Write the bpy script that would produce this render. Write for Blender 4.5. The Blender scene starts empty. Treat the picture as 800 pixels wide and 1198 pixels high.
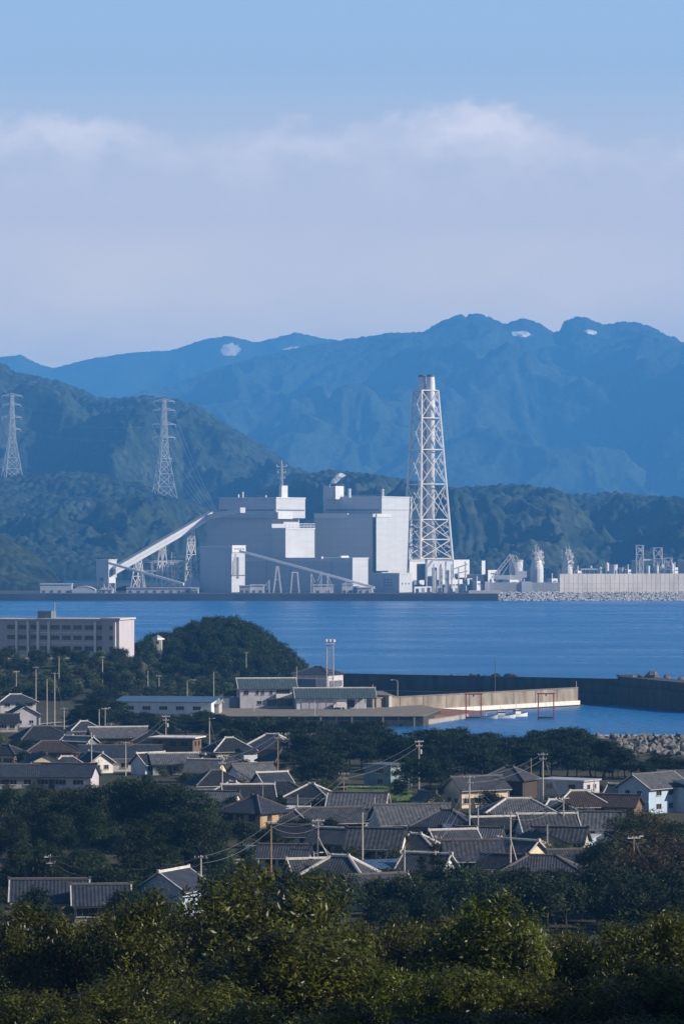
import bpy, math, random
import numpy as np
from mathutils import Vector, Matrix
random.seed(7)
S = bpy.context.scene
COL = S.collection
PI = math.pi
H, F, HY = 57.0, 4375.0, 629.0            # eye height above the sea, focal length in px of an 800 px wide picture, horizon row
def X(px, d): return (px - 400.0) * d / F
def Z(py, d): return H - (py - HY) * d / F
def P(px, py, d): return Vector((X(px, d), d, Z(py, d)))

# ------------------------------------------------------------------ noise in numpy
def _hash(ix, iy, seed):
    n = (ix.astype(np.int64) * 374761393 + iy.astype(np.int64) * 668265263 + seed * 974634777) & 0x7fffffff
    n = ((n ^ (n >> 13)) * 1274126177) & 0x7fffffff
    n = (n ^ (n >> 16)) & 0x7fffffff
    return n / float(0x7fffffff)
def vnoise(x, y, seed=0):
    ix, iy = np.floor(x), np.floor(y)
    fx, fy = x - ix, y - iy
    fx = fx * fx * (3 - 2 * fx); fy = fy * fy * (3 - 2 * fy)
    a = _hash(ix, iy, seed); b = _hash(ix + 1, iy, seed); c = _hash(ix, iy + 1, seed); d = _hash(ix + 1, iy + 1, seed)
    return (a * (1 - fx) + b * fx) * (1 - fy) + (c * (1 - fx) + d * fx) * fy
def fbm(x, y, seed=0, o=4):
    s, a, t = 0, 0.5, 0
    for k in range(o):
        s = s + a * vnoise(x, y, seed + k); t += a; x = x * 2.03 + 11.3; y = y * 2.03 + 5.7; a *= 0.5
    return s / t
def ridged(x, y, seed=0, o=4):
    s, a, t = 0, 0.5, 0
    for k in range(o):
        s = s + a * (1 - np.abs(2 * vnoise(x, y, seed + k) - 1)); t += a; x = x * 2.0 + 3.1; y = y * 2.0 + 8.7; a *= 0.5
    return s / t
def crowns(x, y, c, seed=0):
    """Tree crown relief: the highest of jittered domes, 0..1."""
    ix, iy = np.floor(x / c), np.floor(y / c)
    best = np.zeros_like(x)
    for dx in (-1, 0, 1):
        for dy in (-1, 0, 1):
            jx, jy = ix + dx, iy + dy
            cx = (jx + 0.15 + 0.7 * _hash(jx, jy, seed)) * c; cy = (jy + 0.15 + 0.7 * _hash(jx, jy, seed + 1)) * c
            r = c * (0.62 + 0.42 * _hash(jx, jy, seed + 2)); hh = 0.55 + 0.45 * _hash(jx, jy, seed + 3)
            q = 1 - ((x - cx) ** 2 + (y - cy) ** 2) / (r * r)
            best = np.maximum(best, np.sqrt(np.clip(q, 0, 1)) * hh)
    return best

# ------------------------------------------------------------------ mesh builder
class MB:
    def __init__(s): s.v = []; s.f = []
    def add(s, vs, fs):
        b = len(s.v); s.v += [tuple(v) for v in vs]; s.f += [tuple(b + i for i in f) for f in fs]; return s
    def box(s, c, d, rz=0.0, bev=0):
        x, y, z = d[0] / 2, d[1] / 2, d[2] / 2; ca, sa = math.cos(rz), math.sin(rz)
        vs = []
        for sx, sy, sz in ((-1,-1,-1),(1,-1,-1),(1,1,-1),(-1,1,-1),(-1,-1,1),(1,-1,1),(1,1,1),(-1,1,1)):
            px, py = sx * x, sy * y
            vs.append((c[0] + px * ca - py * sa, c[1] + px * sa + py * ca, c[2] + sz * z))
        return s.add(vs, [(3,2,1,0),(4,5,6,7),(0,1,5,4),(1,2,6,5),(2,3,7,6),(3,0,4,7)])
    def prism(s, poly, z0, z1):
        """vertical prism on a polygon of (x, y), counter-clockwise; z0, z1 may be lists"""
        n = len(poly)
        a = z0 if isinstance(z0, (list, tuple)) else [z0] * n
        b = z1 if isinstance(z1, (list, tuple)) else [z1] * n
        vs = [(p[0], p[1], a[i]) for i, p in enumerate(poly)] + [(p[0], p[1], b[i]) for i, p in enumerate(poly)]
        return s.add(vs, [tuple(reversed(range(n))), tuple(range(n, 2 * n))] + [(i, (i + 1) % n, n + (i + 1) % n, n + i) for i in range(n)])
    def tube(s, p, q, r, n=6, r2=None, cap=True):
        p, q = Vector(p), Vector(q); r2 = r if r2 is None else r2
        ax = (q - p)
        if ax.length < 1e-6: return s
        ax.normalize()
        u = ax.cross(Vector((0, 0, 1)) if abs(ax.z) < 0.95 else Vector((1, 0, 0))).normalized(); w = ax.cross(u)
        vs = []
        for c, rr in ((p, r), (q, r2)):
            for k in range(n):
                a = 2 * PI * (k + 0.5) / n; vs.append(c + u * (math.cos(a) * rr) + w * (math.sin(a) * rr))
        fs = [(k, (k + 1) % n, n + (k + 1) % n, n + k) for k in range(n)]
        if cap: fs += [tuple(reversed(range(n))), tuple(range(n, 2 * n))]
        return s.add(vs, fs)
    def bar(s, p, q, w): return s.tube(p, q, w * 0.7071, 4)
    def path(s, pts, r, n=5):
        for a, b in zip(pts, pts[1:]): s.tube(a, b, r, n)
        return s
    def lathe(s, c, prof, n=16):
        vs, fs = [], []
        for r, z in prof:
            for k in range(n):
                a = 2 * PI * k / n; vs.append((c[0] + r * math.cos(a), c[1] + r * math.sin(a), c[2] + z))
        for i in range(len(prof) - 1):
            for k in range(n):
                fs.append((i * n + k, i * n + (k + 1) % n, (i + 1) * n + (k + 1) % n, (i + 1) * n + k))
        fs += [tuple(reversed(range(n))), tuple(range((len(prof) - 1) * n, len(prof) * n))]
        return s.add(vs, fs)
    def blob(s, c, r, seed=0, sz=1.0, n=8, m=5, amp=0.3):
        rr = random.Random(seed); vs = [(c[0], c[1], c[2] - r * sz)]
        for i in range(1, m):
            for k in range(n):
                t = PI * i / m; a = 2 * PI * k / n; q = r * (1 + amp * (rr.random() * 2 - 1))
                vs.append((c[0] + q * math.sin(t) * math.cos(a), c[1] + q * math.sin(t) * math.sin(a), c[2] - q * math.cos(t) * sz))
        vs.append((c[0], c[1], c[2] + r * sz)); T = len(vs) - 1
        fs = [(0, 1 + (k + 1) % n, 1 + k) for k in range(n)]
        for i in range(m - 2):
            for k in range(n):
                a, b = 1 + i * n, 1 + (i + 1) * n
                fs.append((a + k, a + (k + 1) % n, b + (k + 1) % n, b + k))
        a = 1 + (m - 2) * n
        fs += [(a + k, a + (k + 1) % n, T) for k in range(n)]
        return s.add(vs, fs)

def link(o, parent=None):
    COL.objects.link(o)
    if parent: o.parent = parent
    return o
def obj(name, mb, m, parent=None, world=False, smooth=False):
    """One mesh object; world=True: the vertices are world coordinates, turned into the parent's space."""
    me = bpy.data.meshes.new(name)
    vs = mb.v
    if world and parent is not None:
        inv = Matrix.LocRotScale(parent.location, parent.rotation_euler, parent.scale).inverted()
        vs = [tuple(inv @ Vector(v)) for v in vs]
    me.from_pydata(vs, [], mb.f); me.update()
    if m: me.materials.append(m)
    if smooth: me.polygons.foreach_set('use_smooth', [True] * len(me.polygons))
    return link(bpy.data.objects.new(name, me), parent)
def npmesh(name, v, q, m, parent=None, smooth=False):
    me = bpy.data.meshes.new(name)
    n, k = q.shape
    me.vertices.add(len(v)); me.vertices.foreach_set('co', np.ascontiguousarray(v, dtype=np.float32).ravel())
    me.loops.add(n * k); me.loops.foreach_set('vertex_index', np.ascontiguousarray(q, dtype=np.int32).ravel())
    me.polygons.add(n); me.polygons.foreach_set('loop_start', np.arange(0, n * k, k, dtype=np.int32))
    me.update(calc_edges=True); me.validate()
    if m: me.materials.append(m)
    if smooth: me.polygons.foreach_set('use_smooth', np.ones(n, dtype=bool))
    return link(bpy.data.objects.new(name, me), parent)
LABELS = {}
def tag(o, label, cat, group=None):
    o['label'] = label; o['category'] = cat
    if group: o['group'] = group
    n = len(label.split())
    if n < 4 or n > 16: print('LABEL LENGTH', n, label)
    if label in LABELS and not (group and LABELS[label] == group): print('DUP LABEL', label)
    LABELS[label] = group
    return o
def thing(name, label, cat, loc=(0, 0, 0), rz=0.0, group=None):
    o = bpy.data.objects.new(name, None); COL.objects.link(o)
    o.empty_display_size = 0.5; o.location = loc; o.rotation_euler = (0, 0, rz)
    return tag(o, label, cat, group)
def struct(o, kind='structure'): o['kind'] = kind; return o
def dup(root, loc, rz=0.0, sc=1.0, label=None, group=None, cat=None):
    r = root.copy(); COL.objects.link(r); r.location = loc; r.rotation_euler = (0, 0, rz)
    r.scale = (sc, sc, sc) if not isinstance(sc, tuple) else sc
    for ch in root.children:
        c = ch.copy(); COL.objects.link(c); c.parent = r
        for g in ch.children:
            e = g.copy(); COL.objects.link(e); e.parent = c
    if label: tag(r, label, cat or r['category'], group)
    return r

# ------------------------------------------------------------------ materials
def mat(name, col, rough=0.8, var=0.25, scale=1.0, col2=None, spec=0.3, bump=0.0, bscale=None, metal=0.0, stretch=None, detail=5.0, transl=0.0):
    m = bpy.data.materials.new(name); m.use_nodes = True
    nt = m.node_tree; b = nt.nodes['Principled BSDF']
    b.inputs['Roughness'].default_value = rough; b.inputs['Specular IOR Level'].default_value = spec; b.inputs['Metallic'].default_value = metal
    tc = nt.nodes.new('ShaderNodeTexCoord'); src = tc.outputs['Object']
    if stretch:
        mp = nt.nodes.new('ShaderNodeMapping'); mp.inputs['Scale'].default_value = stretch; nt.links.new(src, mp.inputs[0]); src = mp.outputs[0]
    nz = nt.nodes.new('ShaderNodeTexNoise'); nz.inputs['Scale'].default_value = scale; nz.inputs['Detail'].default_value = detail
    nt.links.new(src, nz.inputs['Vector'])
    rp = nt.nodes.new('ShaderNodeValToRGB'); e = rp.color_ramp.elements
    e[0].position = 0.3; e[1].position = 0.7
    c2 = col2 or tuple(c * (1 + var) for c in col); c1 = col if col2 else tuple(c * (1 - var) for c in col)
    e[0].color = (*c1, 1); e[1].color = (*c2, 1)
    nt.links.new(nz.outputs['Fac'], rp.inputs[0]); nt.links.new(rp.outputs[0], b.inputs['Base Color'])
    if bump:
        n2 = nt.nodes.new('ShaderNodeTexNoise'); n2.inputs['Scale'].default_value = bscale or scale * 4; n2.inputs['Detail'].default_value = 4
        nt.links.new(src, n2.inputs['Vector'])
        bp = nt.nodes.new('ShaderNodeBump'); bp.inputs['Strength'].default_value = bump; nt.links.new(n2.outputs['Fac'], bp.inputs['Height'])
        nt.links.new(bp.outputs[0], b.inputs['Normal'])
    if transl:
        out = nt.nodes['Material Output']; tr = nt.nodes.new('ShaderNodeBsdfTranslucent'); mx = nt.nodes.new('ShaderNodeMixShader')
        mx.inputs[0].default_value = transl; nt.links.new(rp.outputs[0], tr.inputs[0])
        nt.links.new(b.outputs[0], mx.inputs[1]); nt.links.new(tr.outputs[0], mx.inputs[2]); nt.links.new(mx.outputs[0], out.inputs['Surface'])
    return m
def leafmat(name, dark, light, rough=0.45, spec=0.4, transl=0.15, oscale=0.35):
    """Foliage: colour differs from tree to tree (object random) and from clump to clump (noise)."""
    m = mat(name, dark, rough=rough, scale=oscale, col2=light, spec=spec, transl=transl, detail=3)
    nt = m.node_tree; rp = next(n for n in nt.nodes if n.type == 'VALTORGB')
    oi = nt.nodes.new('ShaderNodeObjectInfo'); hs = nt.nodes.new('ShaderNodeHueSaturation')
    mr = nt.nodes.new('ShaderNodeMapRange'); mr.inputs['To Min'].default_value = 0.65; mr.inputs['To Max'].default_value = 1.35
    mh = nt.nodes.new('ShaderNodeMapRange'); mh.inputs['To Min'].default_value = 0.475; mh.inputs['To Max'].default_value = 0.515
    nt.links.new(oi.outputs['Random'], mr.inputs[0]); nt.links.new(mr.outputs[0], hs.inputs['Value'])
    nt.links.new(oi.outputs['Random'], mh.inputs[0]); nt.links.new(mh.outputs[0], hs.inputs['Hue'])
    nt.links.new(rp.outputs[0], hs.inputs['Color'])
    for l in list(nt.links):
        if l.from_node == rp and l.to_node != hs:
            t = l.to_socket; nt.links.remove(l); nt.links.new(hs.outputs[0], t)
    return m
M = {}
def W(name, col, **k): M[name] = mat(name, col, **k)
# plant
W('panel', (0.48, 0.52, 0.57), rough=0.6, var=0.05, scale=0.05, stretch=(1, 1, 6))
W('panel_pale', (0.60, 0.63, 0.66), rough=0.6, var=0.04, scale=0.06)
W('louvre', (0.12, 0.13, 0.15), rough=0.7, var=0.2, scale=0.3)
W('white_steel', (0.74, 0.74, 0.74), rough=0.5, var=0.05, scale=0.1)
W('grey_steel', (0.42, 0.44, 0.46), rough=0.5, var=0.12, scale=0.1)
W('flue', (0.70, 0.70, 0.69), rough=0.55, var=0.07, scale=0.08)
W('dark_cap', (0.10, 0.10, 0.11), rough=0.7, var=0.2)
W('far_concrete', (0.62, 0.60, 0.57), rough=0.9, var=0.18, scale=0.08, stretch=(1, 1, 0.3))
W('far_quay', (0.05, 0.05, 0.055), rough=0.9, var=0.3, scale=0.05)
W('shore_ground', (0.05, 0.055, 0.05), rough=0.95, var=0.3, scale=0.03)
W('armour', (0.42, 0.42, 0.42), rough=0.95, var=0.3, scale=0.4)
W('pylon_steel', (0.50, 0.52, 0.54), rough=0.5, var=0.06, scale=0.2)
for n in ('panel', 'panel_pale'):                                   # sheet seams every few metres
    m = M[n]; nt = m.node_tree; b = nt.nodes['Principled BSDF']; rp = next(k for k in nt.nodes if k.type == 'VALTORGB')
    tc = next(k for k in nt.nodes if k.type == 'TEX_COORD'); sp = nt.nodes.new('ShaderNodeSeparateXYZ'); nt.links.new(tc.outputs['Object'], sp.inputs[0]); last = None
    for ax, per in (('Z', 6.0), ('X', 8.0)):
        d = nt.nodes.new('ShaderNodeMath'); d.operation = 'DIVIDE'; nt.links.new(sp.outputs[ax], d.inputs[0]); d.inputs[1].default_value = per
        f = nt.nodes.new('ShaderNodeMath'); f.operation = 'FRACT'; nt.links.new(d.outputs[0], f.inputs[0])
        g = nt.nodes.new('ShaderNodeMath'); g.operation = 'GREATER_THAN'; nt.links.new(f.outputs[0], g.inputs[0]); g.inputs[1].default_value = 0.88
        if last is None: last = g.outputs[0]
        else:
            x = nt.nodes.new('ShaderNodeMath'); x.operation = 'MAXIMUM'; nt.links.new(last, x.inputs[0]); nt.links.new(g.outputs[0], x.inputs[1]); last = x.outputs[0]
    mr = nt.nodes.new('ShaderNodeMapRange'); mr.inputs['To Min'].default_value = 1.0; mr.inputs['To Max'].default_value = 0.945; nt.links.new(last, mr.inputs[0])
    hs = nt.nodes.new('ShaderNodeHueSaturation'); nt.links.new(mr.outputs[0], hs.inputs['Value']); nt.links.new(rp.outputs[0], hs.inputs['Color']); nt.links.new(hs.outputs[0], b.inputs['Base Color'])
# harbour
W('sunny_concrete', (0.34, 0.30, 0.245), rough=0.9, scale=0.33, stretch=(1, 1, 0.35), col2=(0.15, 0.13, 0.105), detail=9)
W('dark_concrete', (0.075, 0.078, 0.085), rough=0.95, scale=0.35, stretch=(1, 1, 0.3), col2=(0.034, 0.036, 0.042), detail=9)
W('quay_concrete', (0.22, 0.20, 0.17), rough=0.95, scale=0.4, col2=(0.13, 0.12, 0.11))
W('wet_concrete', (0.045, 0.045, 0.045), rough=0.8, scale=0.6, var=0.4)
W('slip', (0.20, 0.10, 0.075), rough=0.9, scale=0.7, col2=(0.11, 0.06, 0.05))
W('red_steel', (0.48, 0.05, 0.03), rough=0.6, scale=2.0, col2=(0.30, 0.05, 0.035))
W('boat_white', (0.75, 0.76, 0.76), rough=0.35, var=0.06)
W('boat_blue', (0.05, 0.12, 0.25), rough=0.4, var=0.1)
W('rock', (0.20, 0.195, 0.195), rough=0.95, scale=0.8, col2=(0.09, 0.09, 0.095))
W('wet_rock', (0.03, 0.03, 0.03), rough=0.7, var=0.4)
# houses
W('school_wall', (0.42, 0.41, 0.47), rough=0.85, scale=0.6, var=0.08, stretch=(1, 1, 0.2))
W('glass', (0.02, 0.025, 0.03), rough=0.12, var=0.3, spec=0.6)
W('frame', (0.45, 0.45, 0.45), rough=0.5, var=0.05)
W('dark_frame', (0.06, 0.055, 0.05), rough=0.5, var=0.1)
for n, c in dict(white=(0.70, 0.69, 0.66), cream=(0.62, 0.54, 0.40), tan=(0.40, 0.28, 0.17), brown=(0.13, 0.09, 0.065), grey=(0.36, 0.36, 0.36), bluewhite=(0.56, 0.62, 0.68),
                 paleblue=(0.38, 0.50, 0.64), teal=(0.20, 0.27, 0.29), darkwood=(0.055, 0.042, 0.034), pink=(0.50, 0.36, 0.30), red=(0.30, 0.05, 0.045), steelblue=(0.12, 0.16, 0.22), lavender=(0.45, 0.45, 0.50)).items():
    W('wall_' + n, c, rough=0.88, scale=0.7, var=0.13, stretch=(1, 1, 0.35))
for n, c in dict(dark=(0.022, 0.024, 0.029), tile=(0.052, 0.057, 0.067), grey=(0.088, 0.094, 0.106), brown=(0.048, 0.036, 0.032), teal=(0.055, 0.08, 0.09), blue=(0.045, 0.06, 0.10), slate=(0.034, 0.042, 0.060)).items():
    W('roof_' + n, c, rough=0.42, scale=1.3, var=0.35, spec=0.45, detail=6)
W('roof_white', (0.62, 0.62, 0.60), rough=0.6, var=0.1)
W('roof_bluesheet', (0.06, 0.11, 0.20), rough=0.45, var=0.15, spec=0.4)
W('roof_metal', (0.42, 0.45, 0.48), rough=0.45, var=0.15, metal=0.2)
W('mortar', (0.50, 0.50, 0.49), rough=0.85, var=0.2, scale=2)
W('mortar_dark', (0.10, 0.10, 0.11), rough=0.8, var=0.2, scale=2)
W('pole', (0.44, 0.42, 0.39), rough=0.85, var=0.12, scale=1)
W('pole_brown', (0.30, 0.19, 0.10), rough=0.85, var=0.15, scale=1)
W('ceramic', (0.65, 0.65, 0.65), rough=0.4, var=0.05)
W('wire', (0.16, 0.17, 0.19), rough=0.5, var=0.05)
W('cable_blue', (0.25, 0.33, 0.45), rough=0.4, var=0.05)
W('car_white', (0.75, 0.75, 0.75), rough=0.25, var=0.02, spec=0.5)
W('tyre', (0.02, 0.02, 0.02), rough=0.9, var=0.1)
W('asphalt', (0.055, 0.055, 0.055), rough=0.95, var=0.15, scale=0.6)
W('road_concrete', (0.30, 0.29, 0.27), rough=0.95, var=0.15, scale=0.5)
W('grass', (0.07, 0.125, 0.03), rough=0.95, scale=0.6, col2=(0.11, 0.17, 0.04))
W('bark', (0.06, 0.045, 0.035), rough=0.95, var=0.3, scale=4)
M['leaf_fg'] = leafmat('leaf_fg', (0.013, 0.021, 0.002), (0.120, 0.150, 0.012), rough=0.42, spec=0.28, transl=0.25, oscale=0.9)
M['leaf_under'] = leafmat('leaf_under', (0.010, 0.016, 0.004), (0.030, 0.038, 0.008), rough=0.6, spec=0.1, transl=0.1, oscale=0.6)  # undergrowth leaves darkened: the shade between the crowns is put into this colour
M['leaf_pine'] = leafmat('leaf_pine', (0.007, 0.014, 0.007), (0.024, 0.042, 0.015), rough=0.6, spec=0.15, transl=0.1)
M['leaf_wood'] = leafmat('leaf_wood', (0.010, 0.020, 0.009), (0.036, 0.055, 0.020), rough=0.6, spec=0.15, transl=0.12)
M['leaf_shrub'] = leafmat('leaf_shrub', (0.030, 0.050, 0.018), (0.075, 0.10, 0.030), rough=0.55, spec=0.3, transl=0.15, oscale=0.6)
M['leaf_autumn'] = leafmat('leaf_autumn', (0.030, 0.036, 0.014), (0.085, 0.062, 0.024), rough=0.6, spec=0.25, transl=0.12, oscale=0.3)
# ================================================================== terrain of the near side
_py = [0, 60, 100, 170, 250, 350, 450, 520, 700, 900, 980, 1015, 1040, 3000]
_pz = [48, 44, 40, 33, 22, 13, 8, 6, 4.2, 2.8, 2.4, 2.2, -3.0, -3.0]
_mx = [-170, -110, -80, -68, -60, -52, -42, -32, -23, -15, -8, 200]
_mz = [13, 13.5, 13.5, 14, 17.5, 20, 20.8, 16, 8.5, 2.5, -3, -3]
def sstep(a, b, x):
    t = np.clip((x - a) / (b - a), 0, 1); return t * t * (3 - 2 * t)
def tz(x, y):
    x = np.asarray(x, dtype=float); y = np.asarray(y, dtype=float)
    base = np.interp(y, _py, _pz)
    left = np.interp(y, [0, 980, 1100, 1190, 1290, 1440, 1500, 1560], [3, 2.4, 2.8, 4.0, 14.3, 14.3, 6, -3])
    edge = np.interp(y, [1000, 1040, 1128, 1330, 1400, 1600], [-25, -28, -30, -20, -14, -14])
    onland = 1 - sstep(-4, 4, x - edge)
    lz = left + 0 * x
    mound = np.interp(x, _mx, _mz); my = np.clip(1 - ((y - 1425) / 95) ** 2, 0, 1)
    east = sstep(-75, -62, x)
    flat = np.minimum(left, 3.0)
    lz = np.where(y > 1015, left * (1 - east) + np.maximum(flat * (y < 1500) - 3.0 * (y >= 1500), -3 + (mound + 3) * my ** 0.6) * east, lz)
    return np.where(y < 1008, base, onland * lz + (1 - onland) * base)
def tzs(x, y): return float(tz(x, y))
def ground_hit(px, py):
    """distance at which the line of sight through (px, py) meets the near ground"""
    lo = 60.0
    prev = None
    for d in np.arange(300, 1500, 4.0):
        g = Z(py, d) - tzs(X(px, d), d)
        if g <= 0:
            a, b = d - 4.0, d
            for _ in range(20):
                m = (a + b) / 2
                if Z(py, m) - tzs(X(px, m), m) > 0: a = m
                else: b = m
            return b
    return 1480.0

gx = np.unique(np.concatenate([np.arange(-420, -150, 15), np.arange(-150, 110, 2.5), np.arange(110, 420, 15)]))
gy = np.unique(np.concatenate([np.arange(-40, 60, 10), np.arange(60, 520, 5), np.arange(520, 1000, 6), np.arange(1000, 1060, 2.5), np.arange(1060, 1580, 5)]))
GX, GY = np.meshgrid(gx, gy)
gz = tz(GX, GY) + 0.35 * (fbm(GX / 18, GY / 18, 3) - 0.5) * (tz(GX, GY) > 0.5)
def gridmesh(name, GX, GY, GZ, m, smooth=True):
    r, c = GX.shape
    v = np.stack([GX, GY, GZ], -1).reshape(-1, 3)
    i = np.arange(r * c).reshape(r, c)
    q = np.stack([i[:-1, :-1], i[:-1, 1:], i[1:, 1:], i[1:, :-1]], -1).reshape(-1, 4)
    return npmesh(name, v, q, m, smooth=smooth)
W('soil', (0.022, 0.030, 0.015), rough=0.95, scale=0.06, col2=(0.055, 0.052, 0.036), detail=8, bump=0.4, bscale=0.6)
struct(gridmesh('ground', GX, GY, gz, M['soil']))

# ================================================================== sea
m = bpy.data.materials.new('sea_water'); m.use_nodes = True
nt = m.node_tree; b = nt.nodes['Principled BSDF']
b.inputs['Base Color'].default_value = (0.012, 0.13, 0.36, 1); b.inputs['IOR'].default_value = 1.33; b.inputs['Roughness'].default_value = 0.22
tc = nt.nodes.new('ShaderNodeTexCoord')
def sea_noise(sc, det, scale=1.0):
    mp = nt.nodes.new('ShaderNodeMapping'); mp.inputs['Scale'].default_value = sc
    nz = nt.nodes.new('ShaderNodeTexNoise'); nz.inputs['Scale'].default_value = scale; nz.inputs['Detail'].default_value = det
    nt.links.new(tc.outputs['Object'], mp.inputs[0]); nt.links.new(mp.outputs[0], nz.inputs['Vector']); return nz.outputs['Fac']
rip = sea_noise((0.22, 0.22, 1), 6)                 # wavelets of a few metres
swl = sea_noise((0.006, 0.013, 1), 4)              # streaks of calmer and rougher water
bp = nt.nodes.new('ShaderNodeBump'); bp.inputs['Distance'].default_value = 1.8
ms = nt.nodes.new('ShaderNodeMapRange'); ms.inputs['From Min'].default_value = 0.35; ms.inputs['From Max'].default_value = 0.65
ms.inputs['To Min'].default_value = 0.5; ms.inputs['To Max'].default_value = 1.0
nt.links.new(swl, ms.inputs[0]); nt.links.new(ms.outputs[0], bp.inputs['Strength']); nt.links.new(rip, bp.inputs['Height'])
nt.links.new(bp.outputs[0], b.inputs['Normal'])
m2 = nt.nodes.new('ShaderNodeMapRange'); m2.inputs['From Min'].default_value = 0.35; m2.inputs['From Max'].default_value = 0.65; m2.inputs['To Min'].default_value = 0.24; m2.inputs['To Max'].default_value = 0.34
nt.links.new(swl, m2.inputs[0]); nt.links.new(m2.outputs[0], b.inputs['Roughness'])
# sheltered water is smoother
sp = nt.nodes.new('ShaderNodeSeparateXYZ'); nt.links.new(tc.outputs['Object'], sp.inputs[0])
SEA = m
struct(obj('sea', MB().add([(-2550, -400, 0), (2550, -400, 0), (2550, 3480, 0), (-2550, 3480, 0)], [(0, 1, 2, 3)]), m))

# ================================================================== far shore and mountains
FG = 6.0
mb = MB(); mb.prism([(-2550, 3372), (X(583, 3372), 3372), (X(583, 3372), 3420), (2550, 3420), (2550, 4200), (-2550, 4200)], -2.0, FG)
struct(obj('far_shore_ground', mb, M['shore_ground']))
mb = MB(); mb.prism([(-1500, 3369.5), (X(580, 3372), 3369.5), (X(580, 3372), 3371.9), (-1500, 3371.9)], -2.0, FG + 0.25)
struct(obj('far_quay', mb, M['far_quay']))

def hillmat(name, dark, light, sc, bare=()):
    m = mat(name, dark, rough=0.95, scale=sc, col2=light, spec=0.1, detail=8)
    nt = m.node_tree; rp = next(n for n in nt.nodes if n.type == 'VALTORGB'); b = nt.nodes['Principled BSDF']
    vo = nt.nodes.new('ShaderNodeTexVoronoi'); vo.inputs['Scale'].default_value = 0.11          # single crowns differ in green
    tc0 = next(n for n in nt.nodes if n.type == 'TEX_COORD'); nt.links.new(tc0.outputs['Object'], vo.inputs['Vector'])
    sv = nt.nodes.new('ShaderNodeSeparateColor'); nt.links.new(vo.outputs['Color'], sv.inputs[0])
    mr = nt.nodes.new('ShaderNodeMapRange'); mr.inputs['To Min'].default_value = 0.5; mr.inputs['To Max'].default_value = 1.6; nt.links.new(sv.outputs[0], mr.inputs[0])
    hs = nt.nodes.new('ShaderNodeHueSaturation'); nt.links.new(mr.outputs[0], hs.inputs['Value']); nt.links.new(rp.outputs[0], hs.inputs['Color']); nt.links.new(hs.outputs[0], b.inputs['Base Color'])
    rp = hs
    if bare:
        tc = next(n for n in nt.nodes if n.type == 'TEX_COORD')
        nz = nt.nodes.new('ShaderNodeTexNoise'); nz.inputs['Scale'].default_value = 0.035; nz.inputs['Detail'].default_value = 5
        nt.links.new(tc.outputs['Object'], nz.inputs['Vector'])
        sp = nt.nodes.new('ShaderNodeSeparateXYZ'); nt.links.new(tc.outputs['Object'], sp.inputs[0])
        def mth(op, a, b_=None):
            n = nt.nodes.new('ShaderNodeMath'); n.operation = op
            for i, v in enumerate((a, b_)):
                if v is None: continue
                if isinstance(v, (int, float)): n.inputs[i].default_value = v
                else: nt.links.new(v, n.inputs[i])
            return n.outputs[0]
        tot = None
        for (cx, cz, rx, rz) in bare:
            q = mth('ADD', mth('POWER', mth('ABSOLUTE', mth('DIVIDE', mth('SUBTRACT', sp.outputs['X'], cx), rx)), 2.0), mth('POWER', mth('ABSOLUTE', mth('DIVIDE', mth('SUBTRACT', sp.outputs['Z'], cz), rz)), 2.0))
            q = mth('ADD', q, mth('MULTIPLY', mth('SUBTRACT', nz.outputs['Fac'], 0.5), 2.4))
            k = mth('LESS_THAN', q, 1.0); tot = k if tot is None else mth('MAXIMUM', tot, k)
        mx = nt.nodes.new('ShaderNodeMix'); mx.data_type = 'RGBA'
        nt.links.new(tot, mx.inputs['Factor']); nt.links.new(rp.outputs[0], mx.inputs[6]); mx.inputs[7].default_value = (0.85, 0.80, 0.74, 1)
        nt.links.new(mx.outputs[2], b.inputs['Base Color'])
    return m
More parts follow.
